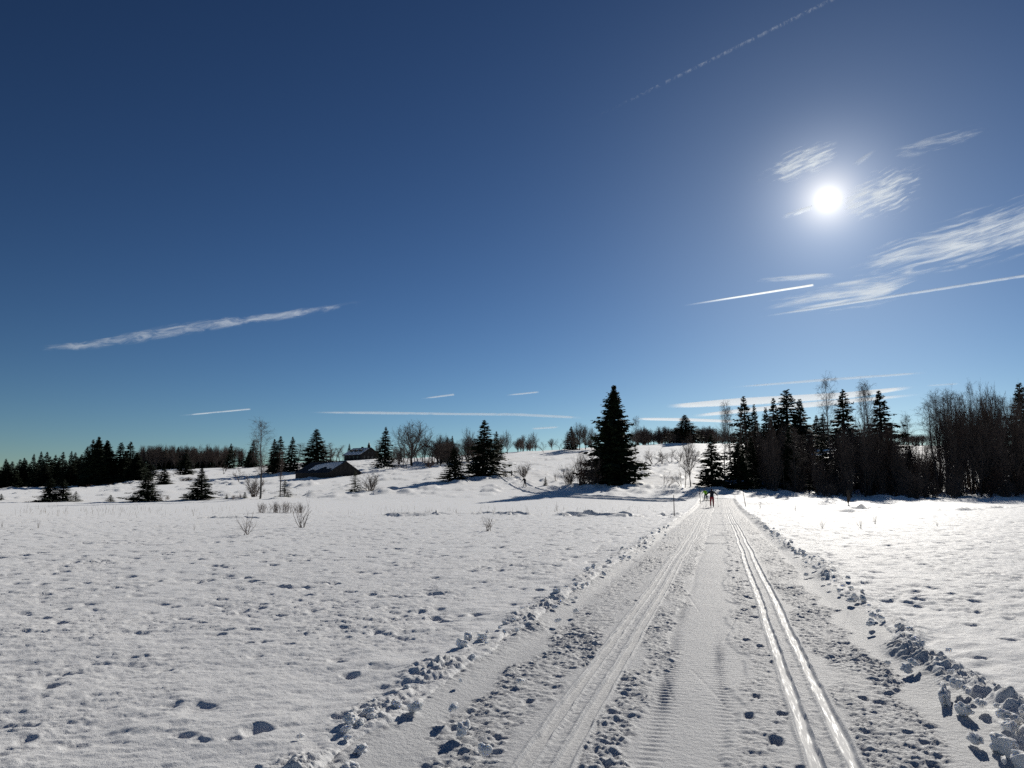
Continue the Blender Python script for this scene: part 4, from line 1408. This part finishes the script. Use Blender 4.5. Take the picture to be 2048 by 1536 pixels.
# ------------------------------------------------------------------ skiers
def person(X, Y, height, rz, pose, mats, label, dz=0.0):
    """mats: function from a point (unit body, height 1.75) to a material index"""
    J = {k: Vector(v) for k, v in pose.items()}
    names = list(J)
    rad = {'pelvis': .15, 'waist': .135, 'chest': .165, 'neck': .062, 'head0': .085, 'head1': .105, 'head2': .075,
           'shl': .075, 'shr': .075, 'ell': .05, 'elr': .05, 'wrl': .038, 'wrr': .038, 'hal': .045, 'har': .045, 'fil': .024, 'fir': .024,
           'hil': .105, 'hir': .105, 'knl': .072, 'knr': .072, 'anl': .052, 'anr': .052, 'tol': .048, 'tor': .048}
    E = [('pelvis', 'waist'), ('waist', 'chest'), ('chest', 'neck'), ('neck', 'head0'), ('head0', 'head1'), ('head1', 'head2')]
    for s in 'lr':
        E += [('chest', 'sh' + s), ('sh' + s, 'el' + s), ('el' + s, 'wr' + s), ('wr' + s, 'ha' + s), ('ha' + s, 'fi' + s),
              ('pelvis', 'hi' + s), ('hi' + s, 'kn' + s), ('kn' + s, 'an' + s), ('an' + s, 'to' + s)]
    me = bpy.data.meshes.new('body')
    me.from_pydata([J[n] for n in names], [(names.index(a), names.index(b)) for a, b in E], [])
    tmp = bpy.data.objects.new('body_tmp', me); COL.objects.link(tmp)
    sk = tmp.modifiers.new('skin', 'SKIN'); sk.use_smooth_shade = True
    for i, n in enumerate(names):
        bulk = 1.0 if n[:2] in ('he', 'ne', 'ha', 'fi') else 1.22
        me.skin_vertices[0].data[i].radius = (rad[n] * bulk, rad[n] * bulk * (.72 if n in ('pelvis', 'waist', 'chest') else 1))
        me.skin_vertices[0].data[i].use_root = n == 'pelvis'
    tmp.modifiers.new('sub', 'SUBSURF').levels = 2
    dg = bpy.context.evaluated_depsgraph_get(); dg.update()
    body = bpy.data.meshes.new_from_object(tmp.evaluated_get(dg))
    bpy.data.objects.remove(tmp)
    body.name = 'person'
    body.materials.clear()
    for m in mats[0]: body.materials.append(m)
    for p in body.polygons:
        p.use_smooth = True
        p.material_index = mats[1](p.center)
    zmin = min(v.co.z for v in body.vertices)
    o = obj('person', body)
    sc = height / 1.78
    o.scale = (sc, sc, sc)
    o.location = (X, Y, land1(X, Y) - .05 + dz - zmin * sc + .03)
    o.rotation_euler = (0, 0, rz)
    tag(o, label, 'person')
    return o, sc


def base_pose(stride=.0, bend=.1):
    return {'pelvis': (0, 0, .95), 'waist': (0, bend * .5, 1.12), 'chest': (0, bend, 1.34), 'neck': (0, bend * 1.25, 1.50), 'head0': (0, bend * 1.4, 1.57), 'head1': (0, bend * 1.5 + .02, 1.66), 'head2': (0, bend * 1.5, 1.75),
            'shl': (-.19, bend, 1.41), 'shr': (.19, bend, 1.41), 'ell': (-.34, bend - .02, 1.20), 'elr': (.34, bend - .02, 1.20),
            'wrl': (-.40, bend + .16, 1.05), 'wrr': (.40, bend + .16, 1.05), 'hal': (-.40, bend + .23, 1.03), 'har': (.40, bend + .23, 1.03),
            'fil': (-.39, bend + .29, .99), 'fir': (.39, bend + .29, .99),
            'hil': (-.10, 0, .88), 'hir': (.10, 0, .88), 'knl': (-.12, .05 + stride * .5, .50), 'knr': (.12, .05 - stride * .5, .50),
            'anl': (-.12, stride, .10), 'anr': (.12, -stride, .10), 'tol': (-.12, stride + .16, .05), 'tor': (.12, -stride + .16, .05)}


cloth = {
    'black': plain('dark_jacket', (.018, .020, .028), .8, .2, 6), 'red': plain('red_trousers', (.30, .018, .030), .8, .2, 6),
    'lime': plain('lime_jacket', (.30, .62, .03), .75, .15, 6), 'navy': plain('dark_trousers', (.02, .024, .035), .8, .2, 6),
    'skin': plain('skin', (.45, .28, .21), .6, .08, 8), 'hat': plain('dark_hat', (.015, .016, .02), .9, .2, 8), 'boot': plain('boots', (.02, .02, .022), .6, .1, 8),
    'ski': plain('ski_laminate', (.10, .09, .10), .4, .2, 8, .4), 'polem': plain('pole_shaft', (.05, .05, .055), .4, .2, 8, .4)}


def outfit(top, legs):
    mats = [cloth[top], cloth[legs], cloth['skin'], cloth['hat'], cloth['boot']]

    def pick(c):
        if c.z < .14: return 4
        if c.z < .93 and abs(c.x) < .26: return 1
        if c.z > 1.66: return 3
        if c.z > 1.50 and abs(c.x) < .12: return 2 if c.y > .12 else 3
        if abs(c.x) > .36 and c.z < 1.09: return 4
        return 0
    return mats, pick


def gear(o, sc, pose, who):
    """skis under the boots and poles in the hands, each a thing of its own"""
    Mx = Matrix.Translation(o.location) @ Matrix.Rotation(o.rotation_euler[2], 4, 'Z') @ Matrix.Scale(sc, 4)
    for s, w in (('l', 'left'), ('r', 'right')):
        a = Vector(pose['an' + s])
        mb = MB()
        pts = [Mx @ Vector((a.x, a.y - .85 + k * .19, -.022 + (.14 * max(0, k - 8.5) ** 2 * .25))) for k in range(11)]
        mb.tube(pts, [.030] * 10 + [.012], 4)
        k_ = mb.build('ski', cloth['ski']); tag(k_, f'{w} ski under the boot of {who}', 'ski')
        h = Vector(pose['ha' + s])
        mb = MB()
        tip = Vector((h.x * 1.12, h.y - .45, .0))
        mb.tube([Mx @ (h + Vector((0, .03, .06))), Mx @ h, Mx @ tip], [.016, .012, .008], 6)
        mb.tube([Mx @ (tip + (h - tip) * .05), Mx @ (tip + (h - tip) * .065)], [.045, .045], 8)
        k_ = mb.build('ski_pole', cloth['polem']); tag(k_, f'{w} ski pole held by {who}', 'ski pole')


trz = -math.atan2(TD[0], TD[1])
p1 = base_pose(.06, .12)
p1.update({'ell': (-.42, .02, 1.24), 'elr': (.42, .02, 1.24), 'wrl': (-.50, .14, 1.10), 'wrr': (.50, .14, 1.10), 'hal': (-.51, .2, 1.08), 'har': (.51, .2, 1.08), 'fil': (-.50, .26, 1.05), 'fir': (.50, .26, 1.05)})
o1, s1 = person(lateral(1423, 71.5), 71.5, 1.78, trz, p1, outfit('black', 'red'), 'skier in black jacket and red trousers on the trail')
gear(o1, s1, p1, 'the skier in red trousers')
p2 = base_pose(.22, .22)
o2, s2 = person(lateral(1411, 90), 90, 1.38, trz + .5, p2, outfit('lime', 'navy'), 'smaller skier in lime jacket and dark trousers ahead on the trail')
gear(o2, s2, p2, 'the skier in the lime jacket')
p3 = base_pose(.18, .2)
o3, s3 = person(lateral(1050, 121), 121, 1.72, trz + .9, p3, outfit('black', 'navy'), 'skier all in black alone on the side trail at left', .12)
gear(o3, s3, p3, 'the lone black skier')

# ------------------------------------------------------------------ clouds and vapour trails
def scatter_axis(c):
    side = sundir.cross(Vector((0, 0, 1))).normalized()
    return -(sundir * c + side * math.sqrt(max(0, 1 - c * c)))


def cloud_material(name, amount, along, across, lo, hi, dist=1.0, gain=.5, erode=.12):
    m, n, l, p = material(name)
    n.remove(p)
    out = n['Material Output']
    uv = n.new('ShaderNodeUVMap'); uv.uv_map = 'UVMap'
    mp = n.new('ShaderNodeMapping'); mp.inputs['Scale'].default_value = (along, across, 1)
    l.new(uv.outputs[0], mp.inputs[0])
    no = n.new('ShaderNodeTexNoise'); no.inputs['Scale'].default_value = 1.0; no.inputs['Detail'].default_value = 7
    no.inputs['Roughness'].default_value = .62; no.inputs['Distortion'].default_value = dist
    l.new(mp.outputs[0], no.inputs['Vector'])
    rm = n.new('ShaderNodeMapRange'); rm.interpolation_type = 'SMOOTHSTEP'
    rm.inputs[1].default_value = lo; rm.inputs[2].default_value = hi
    at_ = n.new('ShaderNodeAttribute'); at_.attribute_name = 'cover'
    er = n.new('ShaderNodeMath'); er.operation = 'MULTIPLY_ADD'; er.inputs[1].default_value = erode; er.inputs[2].default_value = -erode
    l.new(at_.outputs['Fac'], er.inputs[0])
    ad = n.new('ShaderNodeMath'); ad.operation = 'ADD'
    l.new(no.outputs['Fac'], ad.inputs[0]); l.new(er.outputs[0], ad.inputs[1]); l.new(ad.outputs[0], rm.inputs[0])
    lim = n.new('ShaderNodeMath'); lim.operation = 'MULTIPLY'; lim.use_clamp = True; lim.inputs[1].default_value = 2.0
    l.new(at_.outputs['Fac'], lim.inputs[0])
    mu = n.new('ShaderNodeMath'); mu.operation = 'MULTIPLY'
    l.new(rm.outputs[0], mu.inputs[0]); l.new(lim.outputs[0], mu.inputs[1])
    m2 = n.new('ShaderNodeMath'); m2.operation = 'MULTIPLY'; m2.inputs[1].default_value = amount
    l.new(mu.outputs[0], m2.inputs[0])
    tr = n.new('ShaderNodeBsdfTransparent')
    tl = n.new('ShaderNodeBsdfTranslucent'); tl.inputs[0].default_value = (.88, .94, 1, 1)
    # ice crystals scatter evenly whichever way the layer lies: shade them about a fixed axis
    nv = n.new('ShaderNodeCombineXYZ')
    ax = scatter_axis(gain)
    for i in range(3): nv.inputs[i].default_value = ax[i]
    l.new(nv.outputs[0], tl.inputs['Normal'])
    fin = n.new('ShaderNodeMixShader')
    l.new(m2.outputs[0], fin.inputs[0]); l.new(tr.outputs[0], fin.inputs[1]); l.new(tl.outputs[0], fin.inputs[2])
    l.new(fin.outputs[0], out.inputs[0])
    return m


ALT = 8000.0


def sky_sheet(name, line, width, mat, label, cat, nx=60, ny=10, fade=(.25, .25), soft=1.0, seed=0, group=None):
    """a thin layer of ice cloud lying flat at its own height; line: sight points of its middle"""
    L = np.array(line, float); W = np.array(width, float)
    q = np.linspace(0, len(L) - 1, nx)
    cu = np.interp(q, range(len(L)), L[:, 0]); cv = np.interp(q, range(len(L)), L[:, 1]); w = np.interp(q, np.linspace(0, len(L) - 1, len(W)), W)
    if len(L) > 2:
        k = 5; ker = np.ones(k) / k
        cv = np.convolve(np.pad(cv, (2, 2), mode='reflect', reflect_type='odd'), ker, 'valid')
    cv = cv + np.interp(np.arange(nx), np.linspace(0, nx, 9), np.random.default_rng(seed).normal(0, .012, 9)) * w
    du, dv = np.gradient(cu), np.gradient(cv); ln = np.hypot(du, dv); nu, nv = -dv / ln, du / ln
    arc = np.concatenate([[0], np.cumsum(np.hypot(np.diff(cu), np.diff(cv)))])
    V, UV, C = [], [], []
    for i in range(nx):
        f = i / (nx - 1)
        e = min(1, f / max(fade[0], 1e-3)) * min(1, (1 - f) / max(fade[1], 1e-3))
        e = e * e * (3 - 2 * e)
        for j in range(ny):
            g = 2 * j / (ny - 1) - 1
            r = ray(cu[i] + nu[i] * g * w[i] / 2, cv[i] + nv[i] * g * w[i] / 2)
            t = (ALT - EYE) / r.z
            V.append((r.x * t, r.y * t, ALT + 40 * (1 - g * g)))
            UV.append((arc[i] / 100.0, g * w[i] / 200.0 + seed * 3.7))
            c = max(0.0, 1 - abs(g) ** (1.5 * soft)) ** 1.3
            C.append(c * e)
    F = np.array([[i * ny + j, i * ny + j + 1, (i + 1) * ny + j + 1, (i + 1) * ny + j] for i in range(nx - 1) for j in range(ny - 1)])
    V = np.array(V)
    o0 = V.mean(0)
    me = mesh_np(name, V - o0, F, mat)
    at_ = me.attributes.new('cover', 'FLOAT', 'POINT'); at_.data.foreach_set('value', np.array(C, np.float32))
    ul = me.uv_layers.new(name='UVMap')
    li = np.zeros(len(me.loops), np.int32); me.loops.foreach_get('vertex_index', li)
    ul.data.foreach_set('uv', np.array(UV, np.float32)[li].ravel())
    o = obj(name, me, None, tuple(o0))
    tag(o, label, cat, group)
    return o


CM = {
    'old': cloud_material('spread_vapour', .5, 2.2, 9.0, .22, .72, .8, .6, .25),
    'firm': cloud_material('fresh_vapour', .95, 3.0, 14.0, .05, .35, .4, 1.0),
    'soft': cloud_material('soft_vapour', .5, 3.0, 14.0, .15, .5, .5, .8),
    'faint': cloud_material('faint_vapour', .3, 3.0, 12.0, .15, .5, .5, .8),
    'dots': cloud_material('broken_vapour', .15, 9.0, 12.0, .40, .68, 1.2, .6, .05),
    'wisp': cloud_material('ice_cloud_wisps', .85, 2.4, 15.0, .27, .66, .4, 1.0, .36),
    'thinveil': cloud_material('thin_ice_cloud', .45, 1.4, 10.0, .30, .66, .4, .9, .34),
    'veil': cloud_material('ice_cloud_veil', .85, .9, 9.5, .26, .68, .5, 1.0, .34)}
VT = 'vapour_trail'
sky_sheet(VT, [(70, 698), (180, 690), (330, 665), (420, 650), (560, 632), (750, 602)], [12, 22, 32, 28, 22, 14], CM['old'], 'long wavy spread-out vapour trail low in the left sky', 'vapour trail', 90, 10, (.12, .2), 1, 1)
sky_sheet(VT, [(1150, 256), (1680, -8)], [7, 9], CM['dots'], 'thin broken dotted vapour trail running to the top edge', 'vapour trail', 90, 6, (.6, .02), 1, 2)
sky_sheet(VT, [(1360, 613), (1628, 570)], [3.5, 5], CM['firm'], 'short bright vapour trail below the sun', 'vapour trail', 40, 6, (.7, .02), 2, 3)
sky_sheet(VT, [(1510, 636), (1780, 594), (2120, 541)], [4, 5.5, 6], CM['soft'], 'long thin vapour trail rising to the right edge', 'vapour trail', 70, 6, (.3, .02), 2, 4)
sky_sheet(VT, [(610, 825), (760, 826), (900, 828), (1030, 829), (1170, 836)], [3, 6, 5, 6, 5], CM['soft'], 'level vapour trail above the trees left of centre', 'vapour trail', 70, 6, (.2, .1), 2, 5)
sky_sheet(VT, [(1330, 813), (1480, 804), (1700, 790), (1830, 774)], [8, 17, 14, 6], CM['firm'], 'thick white vapour trail just above the right wood', 'vapour trail', 60, 6, (.15, .2), 2, 6)
sky_sheet(VT, [(1450, 776), (1650, 760), (1860, 745)], [3, 6, 4], CM['soft'], 'fine vapour trail above the thick white one', 'vapour trail', 50, 6, (.3, .2), 2, 7)
sky_sheet(VT, [(1380, 833), (1500, 820), (1650, 807), (1850, 788)], [6, 10, 12, 4], CM['firm'], 'soft vapour trail below the thick white one', 'vapour trail', 60, 6, (.2, .3), 2, 8)
sky_sheet(VT, [(1270, 838), (1360, 839), (1470, 843)], [5, 7, 6], CM['firm'], 'narrow level vapour trail right of the tallest spruce', 'vapour trail', 40, 6, (.2, .1), 2, 9)
sky_sheet(VT, [(355, 832), (502, 818)], [3, 3.5], CM['soft'], 'small faint vapour trail low over the left forest', 'vapour trail', 30, 5, (.5, .03), 2, 10)
sky_sheet(VT, [(840, 798), (909, 789)], [3, 4], CM['soft'], 'tiny vapour trail above the broad bank spruce', 'vapour trail', 20, 5, (.5, .03), 2, 11)
sky_sheet(VT, [(1010, 791), (1079, 784)], [3, 3.5], CM['soft'], 'tiny vapour trail left of the tallest spruce top', 'vapour trail', 20, 5, (.5, .03), 2, 12)
sky_sheet(VT, [(1060, 858), (1120, 854)], [4, 4], CM['soft'], 'short vapour streak over the open crest', 'vapour trail', 20, 5, (.3, .3), 2, 13)
sky_sheet(VT, [(1850, 772), (1925, 767)], [3, 4], CM['faint'], 'faint vapour streak over the gap in the right wood', 'vapour trail', 20, 5, (.3, .3), 2, 14)
CL = 'cloud'
sky_sheet(CL, [(1495, 374), (1695, 290)], [50, 100, 60], CM['wisp'], 'torn wispy cloud at the upper left of the sun', 'cloud', 50, 14, (.45, .25), 1, 21)
sky_sheet(CL, [(1668, 432), (1880, 335)], [60, 140, 90], CM['wisp'], 'rippled fan of thin cloud right of the sun', 'cloud', 50, 14, (.2, .5), 1, 22)
sky_sheet(CL, [(1540, 445), (1632, 412)], [12, 20], CM['wisp'], 'small streak of cloud at the lower left of the sun', 'cloud', 30, 8, (.4, .15), 1, 23)
sky_sheet(CL, [(1490, 625), (1650, 597), (1760, 582), (1880, 545)], [34, 84, 90, 40], CM['veil'], 'lower streaky cloud under the sun', 'cloud', 60, 14, (.35, .35), 1, 24)
sky_sheet(CL, [(1650, 560), (1800, 520), (1950, 478), (2110, 425)], [44, 110, 150, 150], CM['veil'], 'largest streaky cloud reaching the right edge', 'cloud', 60, 14, (.35, .02), 1, 25)
sky_sheet(CL, [(1470, 565), (1700, 548)], [14, 20], CM['veil'], 'thin level wisp above the short bright vapour trail', 'cloud', 30, 8, (.3, .3), 1, 26)
sky_sheet(CL, [(1770, 312), (1880, 285), (2040, 245)], [44, 44, 40], CM['thinveil'], 'faint feathery streak in the upper right sky', 'cloud', 40, 10, (.2, .45), 1, 27)
sky_sheet(CL, [(1690, 345), (1770, 292)], [16, 20], CM['thinveil'], 'faint short wisp above the sun', 'cloud', 24, 8, (.4, .4), 1, 28)
